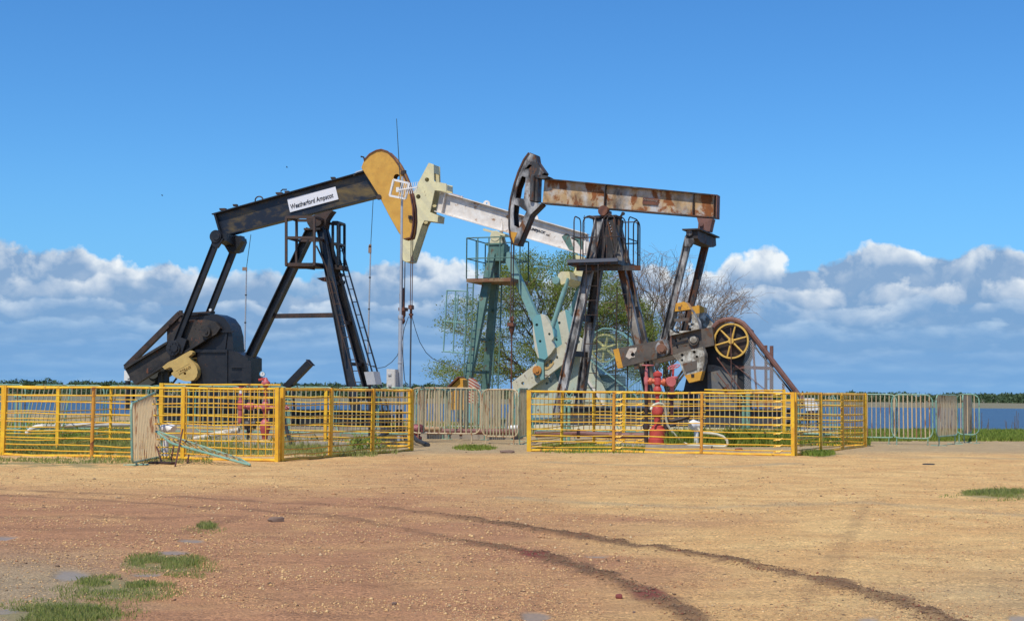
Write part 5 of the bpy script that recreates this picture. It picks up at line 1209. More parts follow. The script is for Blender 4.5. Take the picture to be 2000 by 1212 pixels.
def pipe(pts, r, mt, label, flg=(), name='pipe'):
    m = MB().tube(pts, r, 10)
    for k in flg: a, b = pts[k], pts[min(k + 1, len(pts) - 1)]; d = (b - a) if (b - a).length > 0 else (a - pts[k - 1]); m.disc(a, d, r * 1.7, .08, 12)
    o = m.build(name, mt, loc=down((pts[0] + pts[-1]) / 2, 0)); tag(o, label, 'pipe', 'pipes'); return o
PIPEB = mat('brown_pipeline_paint', (.18, .07, .055), .6, col2=(.24, .10, .075), rust=.3, rscale=4)
pipe([pt(1046, 848, 41.5), pt(1130, 846, 41.8), pt(1200, 850, 41.6), pt(1262, 850, 41.4)], .085, PIPEB, 'brown pipeline running through the right enclosure to the wellhead', (1, 2))
pipe([pt(835, 842, 44.5), pt(900, 842, 44.6), pt(1010, 843, 44.8)], .09, PIPEB, 'brown pipeline behind the middle crowd barriers', (1,))
pipe([pt(815, 838, 43.6), pt(862, 837, 43.8)], .07, mat('tan_pipe', (.42, .25, .12), .6), 'short tan pipe piece behind the middle barrier')
pipe([pt(52, 846, 42), pt(60, 838, 42), pt(70, 833.5, 42), pt(82, 832, 42), pt(110, 833, 42.4), pt(160, 830, 42.8), pt(260, 828, 43.4)], .07, mat('white_bent_pipe', (.66, .60, .50), .6, rust=.3, rustcol=(.12, .05, .04), rscale=1.3), 'white curved pipe lying in the weeds at the left', (4,))
m = MB(); m.disc(pt(812, 838, 43.4), XX, .16, .3); m.disc(pt(820, 836, 43.4), YY, .13, .2); m.tube([pt(805, 842, 43.4), pt(830, 840, 43.4)], .08, 8); lpx(m, 815, 43.4, [(858, 9), (852, 9), (850, 5), (842, 5)])
o = m.build('well_valve', mat('maroon_pink_valve', (.40, .10, .11), .55, col2=(.08, .03, .03), amt=.5, scale=6), loc=gp(815, 43.4)); tag(o, 'low maroon valve block behind the thick yellow corner post', 'valve')
m = MB(); m.disc(pt(1003, 835, 46), XX, .09, .4); m.disc(pt(990, 832, 46), Z, .07, .2); m.disc(pt(993, 815, 46), Z, .06, .35); o = m.build('valve', WHITEM, loc=gp(1000, 46)); tag(o, 'small white valve at the foot of the middle pump rod', 'valve')
# --- tilted black steel beam
Fb = Frame(560, 45, 14); bt = thing('steel_beam', gp(545, 45), 'tilted black square steel beam on a prop behind the gauge wellhead', 'steel beam')
a, b = Fb.p(606, 708, 0), Fb.p(520, 797, 0); MB().bar(a, b, .27, .20, Fb.v).build('beam', BLK, bt); MB().bar(a + (a - b).normalized() * .015, a - (a - b).normalized() * .0, .32, .26, Fb.v).build('end_flange', BLKR, bt)
for x0, x1 in ((566, 562), (571, 580)): MB().bar(Fb.p(x0, 744, 0), down(Fb.p(x1, 790, 0), .05), .06, .05, Fb.v).build('prop', BLK, bt)
# --- radio mast with yagi antenna, cabinet
Y = 41.5; c0 = gp(779, Y); rm = thing('radio_mast', c0, 'tall grey radio mast with whip antenna and white yagi beside the ochre horsehead', 'radio mast')
top = at(776.5, 345, Y); top.x, top.y = c0.x, c0.y
mid = EYE + (766 - 620) * Y / FPX
m = MB().tube([c0, Vector((c0.x, c0.y, mid)), Vector((c0.x, c0.y, mid)), top], [.06, .055, .038, .034], 10); m.disc(Vector((c0.x, c0.y, mid)), Z, .075, .12, 10); m.disc(Vector((c0.x, c0.y, EYE + 57 * Y / FPX)), Z, .07, .03, 10); m.build('pole', GALV, rm)
MB().tube([top - Z * .3 - XX * .05, at(774.5, 232, Y)], [.014, .009], 6).build('whip_antenna', mat('dark_green_whip', (.03, .06, .05), .5, bump=0), rm)
# yagi
FA = Frame(779, Y - .15, 30); m = MB(); cs = [FA.p(x, y, 0) for x, y in ((769, 351), (799, 358), (792, 388), (761.5, 382))]
for p, q in zip(cs, cs[1:] + cs[:1]): m.bar(p, q, .05, .06, FA.v)
yg = m.build('antenna_frame', WHITEM, rm)
m = MB(); a, b = FA.p(778, 371, -.05), FA.p(815.5, 365.5, -.05); m.bar(a, b, .035, .035, FA.v)
for k in range(9):
    q = a.lerp(b, .1 + k * .108); d = Vector((.04, 0, .17 + (.02 if k < 4 else 0))); m.tube([q - d, q + d], .011, 5)
m.box(FA.p(780, 371, .05), FA.u * .05, FA.v * .1, Z * .07); m.build('antenna_elements', WHITEM, rm, yg)
m = MB().tube([Vector((c0.x, c0.y, .35)), Vector((c0.x, c0.y, 1.0))], [.11, .085], 10); m.build('base_sleeve', BLK, rm)
cn = thing('control_cabinet', down(pt(765, 740, Y - .12), 0), 'beige control cabinet strapped to the radio mast', 'cabinet')
Fc = Frame(765, Y - .12, 20); pl = [Fc.p(x, y, -.14) for x, y in ((755, 720), (772, 721), (772, 763), (755, 762))]
MB().prism(pl, Fc.v * .22).build('body', BEIGE, cn); m = MB().prism([Fc.p(x, y, -.155) for x, y in ((756.5, 721.5), (770.5, 722.5), (770.5, 761), (756.5, 760))], Fc.v * .012); dr = m.build('door', BEIGE, cn)
for y in (731, 752): MB().box(Fc.p(761, y, -.17), Fc.u * .05, Fc.v * .015, Z * .025).build('latch', GREYP, cn, dr)
for k, pts in enumerate(([pt(777, 836, Y), pt(765, 839, Y), pt(755, 845, Y - .3), pt(738, 854, Y - .8), pt(710, 868, Y - 1.6)], [pt(781, 836, Y), pt(792, 838, Y), pt(802, 846, Y - .4), pt(815, 860, Y - .9), pt(836, 880, Y - 2)], [pt(777, 838, Y), pt(788, 845, Y + .2), pt(795, 872, Y - .2)])):
    z0 = [max(p.z, .05) for p in pts]; pts = [Vector((p.x, p.y, z)) for p, z in zip(pts, z0)]
    o = MB().tube(pts, .062, 8).build('conduit', mat('black_corrugated_conduit', (.03, .034, .04), .55, bump=.5), loc=down(pts[0], 0)); tag(o, ('black conduit arching left from the mast foot', 'black conduit running right from the mast foot to the gravel', 'short black conduit dropping at the mast foot')[k], 'conduit', 'black cable conduits')
o = MB().tube([pt(783, 650, Y), pt(787, 700, Y), pt(790, 740, Y), pt(800, 778, Y)], .012, 5).build('hanging_cable', CABLE, loc=gp(790, Y)); tag(o, 'thin black cable hanging down beside the mast pole', 'cable', 'hanging cables')
# grey cabinet
Fg = Frame(728, 40.5, 25); gc = thing('junction_box', gp(728, 40.5), 'grey junction box on a stand behind the black pumpjack ladder', 'junction box')
MB().prism([Fg.p(x, y, 0) for x, y in ((711, 726), (729, 725), (734, 750), (717, 751))], Fg.v * .35).build('body', GREYP, gc); m = MB().tube([Fg.p(722, 751, .15), down(Fg.p(722, 860, .15), 0)], .04, 6); m.build('stand', BLKR, gc)
# thin masts
def mast(x0, y0, x1, Y, label, wire=None, bits=()):
    b = gp(x1, Y); t = at(x0, y0, Y); r_o = thing('thin_mast', b, label, 'mast', 'thin antenna masts')
    MB().tube([b, b.lerp(t, .5), t], [.036, .030, .024], 7).build('pole', GALV, r_o)
    m = MB()
    for k in range(1, 6): m.disc(b.lerp(t, k / 6), (t - b), .04, .04, 8)
    build_split(m, 'clamp', DARKW, r_o)
    MB().tube([at(wire[0], wire[1], Y), t], .012, 5).build('whip_antenna', mat('dark_green_whip', (.03, .06, .05), .5, bump=0), r_o)
    m = MB()
    for (x, y, w_, h_) in bits: m.box(at(x, y, Y), XX * w_, YY * .04, Z * h_)
    m.build('fitting', mat('brown_fitting', (.30, .20, .14), .6), r_o)
mast(724, 480, 714, 48, 'thin pale mast rising between the black pumpjack and its horsehead', (729, 385), ((722.5, 487, .05, .12), (723, 480, .04, .05)))
mast(481.5, 522, 474, 50, 'thin pale mast behind the black pumpjack, left of its rear leg', (490, 458), ((478, 525, .08, .06),))
def wire(pts, Y, label, r=.011):
    P = [at(x, y, Y) for x, y in pts]; o = MB().tube(P, r, 5).build('hanging_cable', CABLE, loc=down(P[0], 0)); tag(o, label, 'cable', 'hanging cables')
wire([(700, 700), (720, 712), (737, 719), (752, 716), (765, 707), (776, 694), (784, 672), (790, 640), (798, 618)], 44, 'slack cable sagging from the polished rods to the grey junction box')
wire([(805, 620), (812, 645), (820, 668), (832, 688), (845, 700), (860, 707), (878, 708)], 46, 'slack cable sagging from the rods right to the teal cage')
# yellow striped guard
Fy = Frame(900, 54, 20); yt = thing('striped_guard', gp(905, 54), 'yellow machine guard with red and white striped side behind the teal post', 'machine guard')
MB().prism([Fy.p(x, y, 0) for x, y in ((880, 762), (884, 752), (898, 738), (904, 741), (906, 800), (880, 800))], Fy.v * .5).build('side', YELTIP, yt); MB().bar(Fy.p(881, 755, .2), Fy.p(901, 736, .2), .7, .06, Fy.v).build('roof_plate', RBROWN, yt)
RS = mat('red_white_stripes', (.62, .50, .36), .55, bump=0); stripes(RS, (.40, .07, .03, 1.0), None, 3.2, R(60), .5, .03)
MB().prism([Fy.p(x, y, -.3) for x, y in ((915, 738), (921, 742), (929, 755), (934, 772), (934, 800), (915, 800))], Fy.v * .5).build('striped_cover', RS, yt)
MB().prism([Fy.p(x, y, -.6) for x, y in ((914, 787), (930, 787), (930, 825), (914, 825))], Fy.v * .5).build('teal_box', TEALL, yt)
# white cabinet on dark stand at the right
Fw = Frame(1586, 46.5, 15); wt = thing('switch_cabinet', gp(1586, 46.5), 'white switch cabinet on a dark frame behind the right fence corner', 'cabinet')
MB().prism([Fw.p(x, y, 0) for x, y in ((1571, 777), (1589, 777), (1602, 800), (1574, 802))], Fw.v * .3).build('body', WHITEM, wt)
for x in (1560, 1578, 1598): MB().bar(Fw.p(x, 772 if x == 1560 else 796, .1), down(Fw.p(x, 850, .1), 0), .12, .1, Fw.v).build('leg', BLKR, wt)
MB().bar(Fw.p(1556, 815, .1), Fw.p(1604, 812, .1), .2, .25, Fw.v).build('shelf', BLKR, wt)
# tiny white building across the lake
c = gp(1937, 420); hb_ = thing('far_building', c, 'tiny white building on the far shore at the right', 'building')
MB().box(c + Z * .9, XX * 1.3, YY * 2, Z * .5 + Z * .4).build('wall', WHITEM, hb_); MB().prism([c + Vector((-1.5, -2.1, 1.8)), c + Vector((1.5, -2.1, 1.8)), c + Vector((0, -2.1, 2.3))], YY * 4.2).build('roof', GREYP, hb_)
# birds
def bird(x, y, Y, label):
    c = at(x, y, Y); m = MB(); m.lathe(c - XX * .12, XX, [(0, .005), (.06, .03), (.14, .035), (.2, .02), (.25, .003)], 8)
    for s in (-1, 1): m.prism([c + Vector((-.04, 0, .02)), c + Vector((.05, 0, .02)), c + Vector((.05, .25 * s, .1)), c + Vector((-.05, .42 * s, .06))], Z * .015)
    o = m.build('bird', DARKW, loc=c); tag(o, label, 'bird', 'birds in the sky')
bird(317, 382, 190, 'tiny dark bird far left above the clouds'); bird(560.5, 327, 170, 'tiny dark bird above the black walking beam')
# loose things on the ground
def rock(x, y, sx, sy, sz, mt, label, rot=0, name='stone', cat='stone'):
    c = gnd(x, y); m = MB(); N = 8; rn = random.Random(int(x)); ca, sa = math.cos(rot), math.sin(rot)
    bm = bmesh.new(); bmesh.ops.create_icosphere(bm, subdivisions=2, radius=1)
    vs = []
    for v in bm.verts:
        k = 1 + .28 * mnoise.noise(v.co * 1.7 + Vector((x, y, 0))); q = Vector((max(-.8, min(.8, v.co.x)) * sx, max(-.75, min(.75, v.co.y)) * sy, max(-.7, min(.7, v.co.z)) * sz)) * k
        vs.append(c + Vector((q.x * ca - q.y * sa, q.x * sa + q.y * ca, q.z + sz * .5)))
    m.add(vs, [[v.index for v in f_.verts] for f_ in bm.faces]); bm.free(); o = m.build(name, mt, loc=c); tag(o, label, cat, 'loose lumps on the gravel')
WOODL = mat('dark_wood_lump', (.19, .12, .085), .9, scale=8, bump=.5); REDL = mat('red_stone', (.22, .05, .04), .9, scale=8, bump=.5)
rock(540, 1018, .11, .05, .045, WOODL, 'brown wooden block lying on the reddish gravel', .25)
rock(1209, 1167, .032, .03, .026, REDL, 'small dark red stone below the wheel track')
rock(991, 884, .22, .12, .06, WOODL, 'dark lump at the gravel edge in the middle gap'); rock(1813, 907, .16, .05, .025, SIGNK, 'thin dark stick on the pale gravel at the right', .1)
rock(1443, 880, .13, .08, .06, REDL, 'reddish lump behind the right front rail')
rock(1238, 1196, .012, .012, .01, WOODL, 'tiny dark pebble near the lower edge'); rock(770, 1180, .02, .02, .016, WOODL, 'small grey-brown stone right of the lower weeds')
rock(315, 905, .35, .12, .04, BLKR, 'flat rusty foot plate by the upright mint barrier', 0, 'foot_plate', 'foot plate')
# ================================================================== VEGETATION AND LOOSE STONES
def leaf_mat(name, c1, c2, c3, sc_=1.5, trans=.25):
    m = bpy.data.materials.new(name); m.use_nodes = True; n = NT(m.node_tree); bs = n.n['Principled BSDF']; g = n.new('NewGeometry')
    c = n.mix(n.ramp(n.noise(g.outputs['Position'], sc_, 4, .6), [(.38, 0), (.62, 1)]), c1, c2)
    c = n.mix(n.math('MULTIPLY', g.outputs['Random Per Island'], .7), c, c3); n.put(bs.inputs['Base Color'], c); bs.inputs['Roughness'].default_value = .65
    bs.inputs['Specular IOR Level'].default_value = .25
    tr = n.new('BsdfTranslucent'); n.put(tr.inputs[0], n.mix(.4, c, (.22, .30, .05))); mx = n.new('MixShader'); mx.inputs[0].default_value = trans
    n.l.new(bs.outputs[0], mx.inputs[1]); n.l.new(tr.outputs[0], mx.inputs[2]); n.l.new(mx.outputs[0], n.n['Material Output'].inputs[0]); return m
def np_mesh(name, V, F, mt, loc=(0, 0, 0)):
    me = bpy.data.meshes.new(name); V = np.asarray(V, dtype=np.float64).reshape(-1, 3) - np.array(loc); k = F.shape[1]
    me.vertices.add(len(V)); me.vertices.foreach_set('co', V.ravel()); me.loops.add(F.size); me.loops.foreach_set('vertex_index', F.ravel().astype(np.int32))
    me.polygons.add(len(F)); me.polygons.foreach_set('loop_start', np.arange(len(F)) * k); me.polygons.foreach_set('loop_total', np.full(len(F), k)); me.update()
    me.materials.append(mt); o = bpy.data.objects.new(name, me); sc.collection.objects.link(o); o.location = loc; return o
BARK = mat('grey_brown_bark', (.10, .075, .055), .9, col2=(.16, .13, .10), scale=5, bump=.3)
TWIG = mat('bare_twig_bark', (.20, .135, .09), .9, bump=0)
LEAF = leaf_mat('acacia_leaves', (.17, .25, .04), (.25, .32, .055), (.28, .29, .07), trans=.5)
def tree(name, base, blobs, n_t, n_b, n_l, label, leaves=0, leaf_r=.34, seed=1, twigs=2, bark=BARK, r0=.2, leafpred=None, fork=1.3, depth=3.0):
    rg = np.random.RandomState(seed); t = thing(name, base, label, 'tree')
    wts = np.array([b[2] * b[3] * (b[4] if len(b) > 4 else 1) for b in blobs], float); wts /= wts.sum(); T = []
    Yb = base.y
    for _ in range(n_t):
        b = blobs[rg.choice(len(blobs), p=wts)]; a = rg.rand() * 2 * np.pi; r = math.sqrt(rg.rand()); k = math.sqrt(max(0, 1 - r * r))
        q = at(b[0] + b[2] * r * math.cos(a), b[1] + b[3] * r * math.sin(a), Yb + rg.uniform(-1, 1) * depth * (.3 + .7 * k)); T.append(q[:])
    T = np.array(T); Bh = T[rg.choice(n_t, n_b, replace=False)]; Lh = Bh[rg.choice(n_b, n_l, replace=False)]
    top = np.array(base) + np.array([rg.uniform(-.2, .2), 0, fork]); limb = MB(); br = MB(); tw = MB()
    Vv = lambda a: Vector(tuple(a))
    def curve(a, b, lift, n_, wob):
        pts = []
        for i in range(n_ + 1):
            k = i / n_; p = a * (1 - k) + b * k; p = p + np.array([0, 0, lift * math.sin(math.pi * k)]) + rg.normal(0, wob, 3) * math.sin(math.pi * k); pts.append(p)
        return pts
    b0 = np.array(base); MB_ = MB().tube([Vv(b0 - [0, 0, .2]), Vv(b0 * .6 + top * .4 + [.06, 0, 0]), Vv(top)], [r0 * 1.25, r0, r0 * .9], 9); MB_.build('trunk', bark, t)
    lc = {}
    for i, L_ in enumerate(Lh):
        E = top * .22 + L_ * .78; d = np.linalg.norm(E - top); pts = curve(top, E, d * .12, 7, d * .035); lc[i] = pts
        limb.tube([Vv(p) for p in pts], list(np.linspace(r0 * .5, r0 * .16, len(pts))), 6, False)
    limb.build('limbs', bark, t)
    bc = []
    for B_ in Bh:
        i = int(np.argmin(np.linalg.norm(Lh - B_, axis=1))); pts0 = lc[i]; s = pts0[rg.randint(3, len(pts0))]
        d = np.linalg.norm(B_ - s); pts = curve(s, B_, d * .06, 5, d * .05); bc.append(pts); br.tube([Vv(p) for p in pts], list(np.linspace(r0 * .15, r0 * .055, len(pts))), 4, False)
    br.build('branches', bark, t)
    for T_ in T:
        i = int(np.argmin(np.linalg.norm(Bh - T_, axis=1))); s = bc[i][rg.randint(2, 6)]; d = np.linalg.norm(T_ - s); pts = curve(s, T_, d * .05, 4, d * .06)
        tw.tube([Vv(p) for p in pts], list(np.linspace(.012, .006, len(pts))), 3, False)
        for _ in range(twigs):
            s2 = pts[rg.randint(1, 5)]; e = s2 + rg.normal(0, .38, 3) * [1, 1, .8] + (T_ - s) / max(d, .1) * .35; tw.tube([Vv(p) for p in curve(s2, e, .03, 3, .05)], list(np.linspace(.007, .004, 4)), 3, False)
    tw.build('twigs', TWIG, t)
    if leaves:
        keep = [p for p in T if leafpred is None or leafpred(p)]; keep = np.array(keep); n_ = len(keep) * leaves
        C = np.repeat(keep, leaves, axis=0) + rg.normal(0, 1, (n_, 3)) * [leaf_r, leaf_r, leaf_r * .42]
        a = rg.normal(0, 1, (n_, 3)); a /= np.linalg.norm(a, axis=1)[:, None]; b = np.cross(a, rg.normal(0, 1, (n_, 3))); b /= np.linalg.norm(b, axis=1)[:, None]
        l_ = rg.uniform(.035, .085, (n_, 1)); w_ = rg.uniform(.014, .03, (n_, 1))
        V = np.stack([C - a * l_ - b * w_ * .4, C - b * w_, C + a * l_, C + b * w_], 1).reshape(-1, 3); F = np.arange(n_ * 4).reshape(-1, 4)
        o = np_mesh('leaves', V, F, LEAF, base); o.location = (0, 0, 0); o.parent = t
    return t
acb = [(905, 615, 38, 40, .55), (885, 728, 40, 22, .7), (935, 665, 45, 60, .5), (1030, 590, 80, 50), (1075, 527, 105, 34), (1150, 600, 90, 75), (1215, 640, 70, 60), (1255, 700, 45, 40, .8), (1010, 690, 75, 50, .7), (950, 725, 55, 28, .6), (1120, 680, 70, 45, .9), (1000, 540, 50, 35, .7)]
tree('acacia_tree', gp(1085, 72), acb, 820, 120, 14, 'feathery green acacia tree spreading behind the teal post', leaves=88, seed=4, twigs=1, r0=.2)
bb = [(1270, 520, 70, 30), (1330, 565, 60, 40), (1400, 570, 62, 34), (1447, 592, 33, 38), (1375, 620, 60, 30), (1245, 560, 70, 50), (1330, 500, 22, 20, .3), (1300, 620, 60, 50, .6)]
tree('bare_tree', gp(1300, 73), bb, 480, 90, 12, 'leafless grey tree spreading behind the rusty pumpjack arms', leaves=0, seed=9, twigs=3, r0=.13)
# far wood on the other shore
rg = np.random.RandomState(3); VV = []; n_c = 1100
for i in range(n_c):
    x = rg.uniform(-380, 380); y = rg.uniform(300, 335); px_ = 1000 + x / y * FPX
    h = (3.0 if px_ < 900 else 1.95) * rg.uniform(.78, 1.05) + (.35 if rg.rand() < .08 else 0); w_ = rg.uniform(2.0, 4.2); m_ = 200
    a = rg.rand(m_) * 2 * np.pi; zz = rg.rand(m_) ** .8; r = np.sqrt(rg.rand(m_)) * w_ * np.sqrt(np.clip(1.05 - zz ** 2, 0, 1))
    VV.append(np.stack([x + r * np.cos(a), y + r * np.sin(a), .2 + zz * h], 1))
C = np.concatenate(VV); n_ = len(C); tri = rg.normal(0, .22, (n_, 3, 3)); V = (C[:, None, :] + tri).reshape(-1, 3)
o = np_mesh('far_wood', V, np.arange(n_ * 3).reshape(-1, 3), leaf_mat('far_wood_leaves', (.045, .085, .035), (.07, .11, .045), (.08, .11, .055), .12, .1)); tag(o, 'low dark green scrub wood along the far shore of the lake', 'wood', kind='stuff')  # leaf colours lightened to stand in for haze over the lake
# grass
def blades(regions, name, mt, label, wide, seed, loc=None):
    rg = np.random.RandomState(seed); allV = []
    for (pts, num, h0, h1, mode) in regions:
        if mode == 'e':     # ellipse in ground terms, authored from the picture
            cx, cy, rx, ry = pts; a = rg.rand(num) * 2 * np.pi; r = rg.rand(num) ** .62
            xs = cx + rx * r * np.cos(a); ys_ = cy + ry * r * np.sin(a); jx = rg.normal(0, rx * .06, num); xs += jx
        else: x0, x1, y0, y1 = pts; xs = rg.uniform(x0, x1, num); ys_ = rg.uniform(y0, y1, num)
        Yd = EYE * FPX / np.maximum(ys_ - (767 + (xs - 1000) * .0084), 5); X = (xs - 1000) / FPX * Yd
        nz = fbm(X * 2.3 + 3, Yd * 2.3, 3); ok = nz > (.36 if mode != 'e' else .33); X, Yd, nz = X[ok], Yd[ok], nz[ok]; N = len(X)
        zg = ground_z(X, Yd); h = rg.uniform(h0, h1, N) * (.5 + nz); a = rg.rand(N) * 2 * np.pi; w_ = wide * rg.uniform(.6, 1.3, N)
        lean = rg.normal(0, .35, (N, 2)) * h[:, None]; B = np.stack([X, Yd, zg], 1); dx = np.stack([np.cos(a) * w_, np.sin(a) * w_, np.zeros(N)], 1)
        M_ = B + np.stack([lean[:, 0] * .35, lean[:, 1] * .35, h * .6], 1); T = B + np.stack([lean[:, 0], lean[:, 1], h], 1)
        allV.append(np.stack([B - dx, B + dx, M_ + dx * .7, T, M_ - dx * .7], 1).reshape(-1, 3))
    V = np.concatenate(allV); o = np_mesh(name, V, np.arange(len(V)).reshape(-1, 5), mt); tag(o, label, 'grass', kind='stuff'); return o
GR = leaf_mat('grass_blades', (.27, .36, .06), (.38, .40, .11), (.48, .40, .18), 6, .5)
GR2 = leaf_mat('lush_grass_blades', (.20, .31, .03), (.28, .36, .05), (.34, .34, .09), 2, .45)
blades([((332, 1092, 78, 15), 2300, .015, .045, 'e'), ((345, 1104, 95, 20), 1100, .010, .030, 'e'), ((350, 1122, 60, 8), 420, .010, .025, 'e'), ((262, 1132, 100, 11), 2500, .015, .045, 'e'), ((245, 1150, 125, 22), 2000, .010, .032, 'e'), ((130, 1196, 120, 16), 3000, .018, .05, 'e'), ((140, 1190, 160, 26), 1500, .01, .035, 'e'), ((412, 1026, 20, 5), 420, .025, .065, 'e'), ((408, 1032, 44, 8), 160, .015, .04, 'e')],
       'grass', GR, 'low green grass tufts on the muddy gravel at the lower left', .0032, 5)
blades([((1955, 962, 78, 6), 2400, .025, .07, 'e'), ((1930, 970, 100, 7), 700, .015, .04, 'e')], 'grass', GR, 'flat strip of grass on the gravel at the right edge', .006, 6)
blades([((-20, 262, 845, 888), 12000, .06, .20, 'r'), ((-30, 420, 893, 904), 2600, .02, .07, 'r'), ((330, 640, 868, 890), 3600, .03, .13, 'r'), ((560, 780, 862, 886), 1800, .04, .14, 'r'), ((645, 740, 884, 891), 500, .04, .12, 'r'), ((290, 760, 866, 872), 900, .15, .34, 'r')], 'grass', GR, 'weeds growing inside and along the left yellow fence', .010, 7)
blades([((1300, 1545, 862, 872), 9000, .22, .52, 'r'), ((1560, 1700, 858, 870), 2400, .10, .3, 'r'), ((1060, 1260, 868, 884), 2600, .03, .12, 'r'), ((1597, 886, 32, 4), 1500, .04, .11, 'e'), ((930, 875, 42, 4), 800, .04, .11, 'e')], 'grass', GR2, 'green weeds inside the right yellow fence and in the middle gap', .011, 8)
blades([((1640, 2120, 840, 861), 30000, .05, .16, 'r'), ((-100, 1640, 826, 846), 16000, .06, .2, 'r')], 'grass', GR2, 'bright green grass along the near bank of the lake', .018, 9)
m = MB(); rn = random.Random(4)
for k in range(26):
    q = gp(rn.uniform(1860, 1998), rn.uniform(62, 66), -.05); m.tube([q, q + Vector((rn.uniform(-.12, .12), 0, rn.uniform(.3, .95)))], .012, 3, False)
o = m.build('reeds', TWIG); tag(o, 'thin dry stalks standing at the water edge on the right', 'reeds', kind='stuff')
# small leafy bush inside left enclosure
def bush(px_, Y, r, h, n_, label, mt):
    rg = np.random.RandomState(int(px_)); c = gp(px_, Y); a = rg.normal(0, 1, (n_, 3)); C = np.array(c) + rg.normal(0, 1, (n_, 3)) * [r * .5, r * .5, h * .28] + [0, 0, h * .45]; C[:, 2] = np.abs(C[:, 2])
    a /= np.linalg.norm(a, axis=1)[:, None]; b = np.cross(a, rg.normal(0, 1, (n_, 3))); b /= np.linalg.norm(b, axis=1)[:, None]; l_ = rg.uniform(.03, .07, (n_, 1))
    V = np.stack([C - a * l_, C - b * l_ * .5, C + a * l_, C + b * l_ * .5], 1).reshape(-1, 3); t = thing('bush', c, label, 'bush'); o = np_mesh('leaves', V, np.arange(n_ * 4).reshape(-1, 4), mt, c); o.location = (0, 0, 0); o.parent = t
    m = MB()
    for k in range(7): m.tube([c, c + Vector((rg.uniform(-.5, .5) * r, rg.uniform(-.5, .5) * r, h * .8))], .008, 4, False)
    m.build('stems', TWIG, t)
bush(122, 39, .55, .42, 420, 'small leafy bush among the weeds at the left', GR2); bush(700, 37.4, .28, .38, 200, 'small yellowish bush behind the middle of the left fence', GR2); bush(731, 37.8, .22, .4, 150, 'second small yellowish bush, right of its neighbour behind the fence', GR2)
# loose pebbles and mud clods
def stones(name, P, S, mt, label, cat):
    rg = np.random.RandomState(11); n_ = len(P); base = np.array([(1, 0, 0), (-1, 0, 0), (0, 1, 0), (0, -1, 0), (0, 0, 1), (0, 0, -1)], float); Fb_ = np.array([(0, 2, 4), (2, 1, 4), (1, 3, 4), (3, 0, 4), (2, 0, 5), (1, 2, 5), (3, 1, 5), (0, 3, 5)])
    V = base[None] * (1 + rg.uniform(-.35, .35, (n_, 6, 1))) * np.stack([np.ones(n_), rg.uniform(.6, 1, n_), rg.uniform(.35, .7, n_)], 1)[:, None, :] * S[:, None, None]
    a = rg.rand(n_) * 2 * np.pi; ca, sa = np.cos(a)[:, None], np.sin(a)[:, None]; x = V[..., 0] * ca - V[..., 1] * sa; y = V[..., 0] * sa + V[..., 1] * ca; V = np.stack([x, y, V[..., 2]], -1) + P[:, None, :]
    F = (Fb_[None] + (np.arange(n_) * 6)[:, None, None]).reshape(-1, 3); o = np_mesh(name, V.reshape(-1, 3), F, mt); tag(o, label, cat, kind='stuff')
def stone_mat(name, stops):
    m = bpy.data.materials.new(name); m.use_nodes = True; n = NT(m.node_tree); bs = n.n['Principled BSDF']; g = n.new('NewGeometry')
    n.put(bs.inputs['Base Color'], n.ramp(g.outputs['Random Per Island'], stops)); bs.inputs['Roughness'].default_value = .85; bs.inputs['Specular IOR Level'].default_value = .3; return m
rg = np.random.RandomState(21); N = 70000; ys_ = 880 + 345 * rg.rand(N) ** .75; xs = rg.uniform(-30, 2030, N); Yd = EYE * FPX / (ys_ - (767 + (xs - 1000) * .0084)); X = (xs - 1000) / FPX * Yd
red_, grey_, mud_, _, wet_, gr_, rdg_, med_, fine_, _ = masks(X, Yd); cov = fbm(X * 1.1 + 7, Yd * 1.1 + 3, 4); ok = (cov > .40) & (wet_ < .3) & (mud_ < .5) & (rg.rand(N) < .35 + 1.6 * (cov - .4) / .3) & ~((grey_ > .55) & (rg.rand(N) < .6))
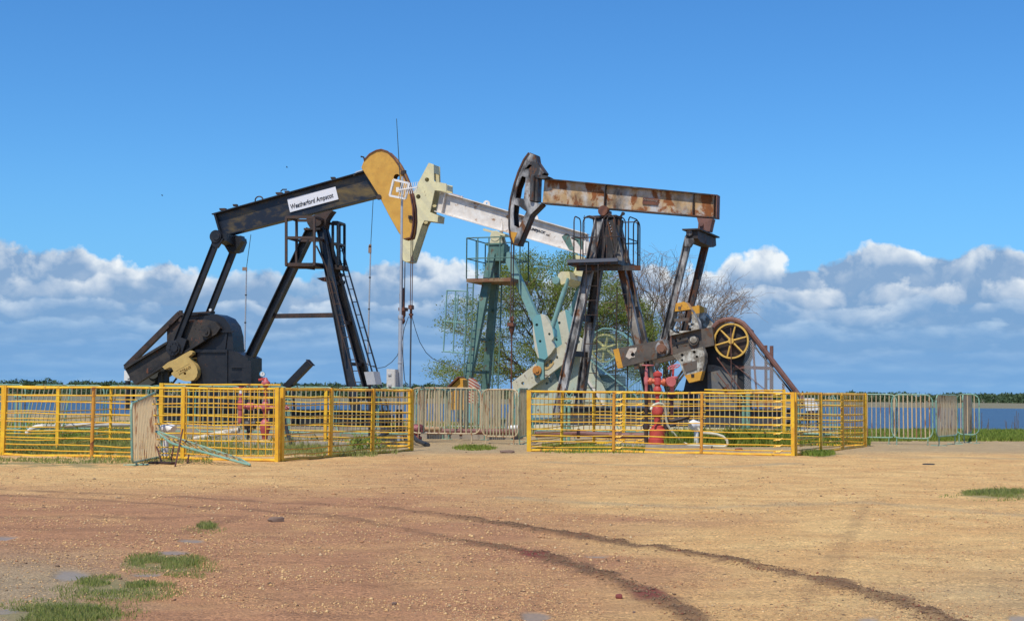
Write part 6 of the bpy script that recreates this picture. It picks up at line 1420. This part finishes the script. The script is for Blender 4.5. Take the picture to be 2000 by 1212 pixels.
X, Yd, med_, fine_, rdg_ = X[ok], Yd[ok], med_[ok], fine_[ok], rdg_[ok]; zg = (med_ - .5) * .035 + (fine_ - .5) * .016 + rdg_; X_red = red_[ok]; S = (1 + .25 * X_red) * np.clip(rg.lognormal(-5.25, .5, len(X)), .0025, .022) * np.clip(Yd / 14, .8, 1.8)
stones('gravel', np.stack([X, Yd, zg + S * .15], 1), S, stone_mat('pebble_mix', [(0, (.72, .47, .21)), (.3, (.62, .36, .15)), (.5, (.66, .43, .20)), (.66, (.48, .24, .11)), (.8, (.32, .15, .075)), (.88, (.66, .47, .26)), (.96, (.16, .10, .06))]), 'scattered tan and brown pebbles on the gravel', 'gravel')
# clods along the two muddy wheel tracks
PP = []; SS = []
for tr, wd, num in ((TR1, .14, 6500), (TR2, .12, 4800)):
    tr = np.array(tr); seg = np.linalg.norm(np.diff(tr, axis=0), axis=1); cum = np.concatenate([[0], np.cumsum(seg)]); s = rg.uniform(0, cum[-1], num)
    k = np.clip(np.searchsorted(cum, s) - 1, 0, len(seg) - 1); t_ = (s - cum[k]) / seg[k]; p = tr[k] * (1 - t_)[:, None] + tr[k + 1] * t_[:, None]; p = p + rg.normal(0, wd * .6, (num, 2))
    pxx = 1000 + FPX * p[:, 0] / p[:, 1]; okk = rg.rand(num) < np.clip((pxx - 840) / 160, .04, 1); p = p[okk]; PP.append(p); SS.append(np.clip(rg.lognormal(-5.2, .5, len(p)), .003, .018))
p = np.concatenate(PP); S = np.concatenate(SS); mk2 = masks(p[:, 0], p[:, 1]); zg = (mk2[7] - .5) * .035 + (mk2[8] - .5) * .016 + mk2[6]
stones('mud_clods', np.stack([p[:, 0], p[:, 1], zg + S * .25], 1), S, stone_mat('clod_mix', [(0, (.20, .12, .065)), (.5, (.27, .17, .09)), (.85, (.13, .075, .045)), (.95, (.26, .09, .05))]), 'crumbly dark mud clods along the two wheel tracks', 'mud')
print('OBJS', len(bpy.data.objects), 'VERTS', sum(len(m.vertices) for m in bpy.data.meshes))
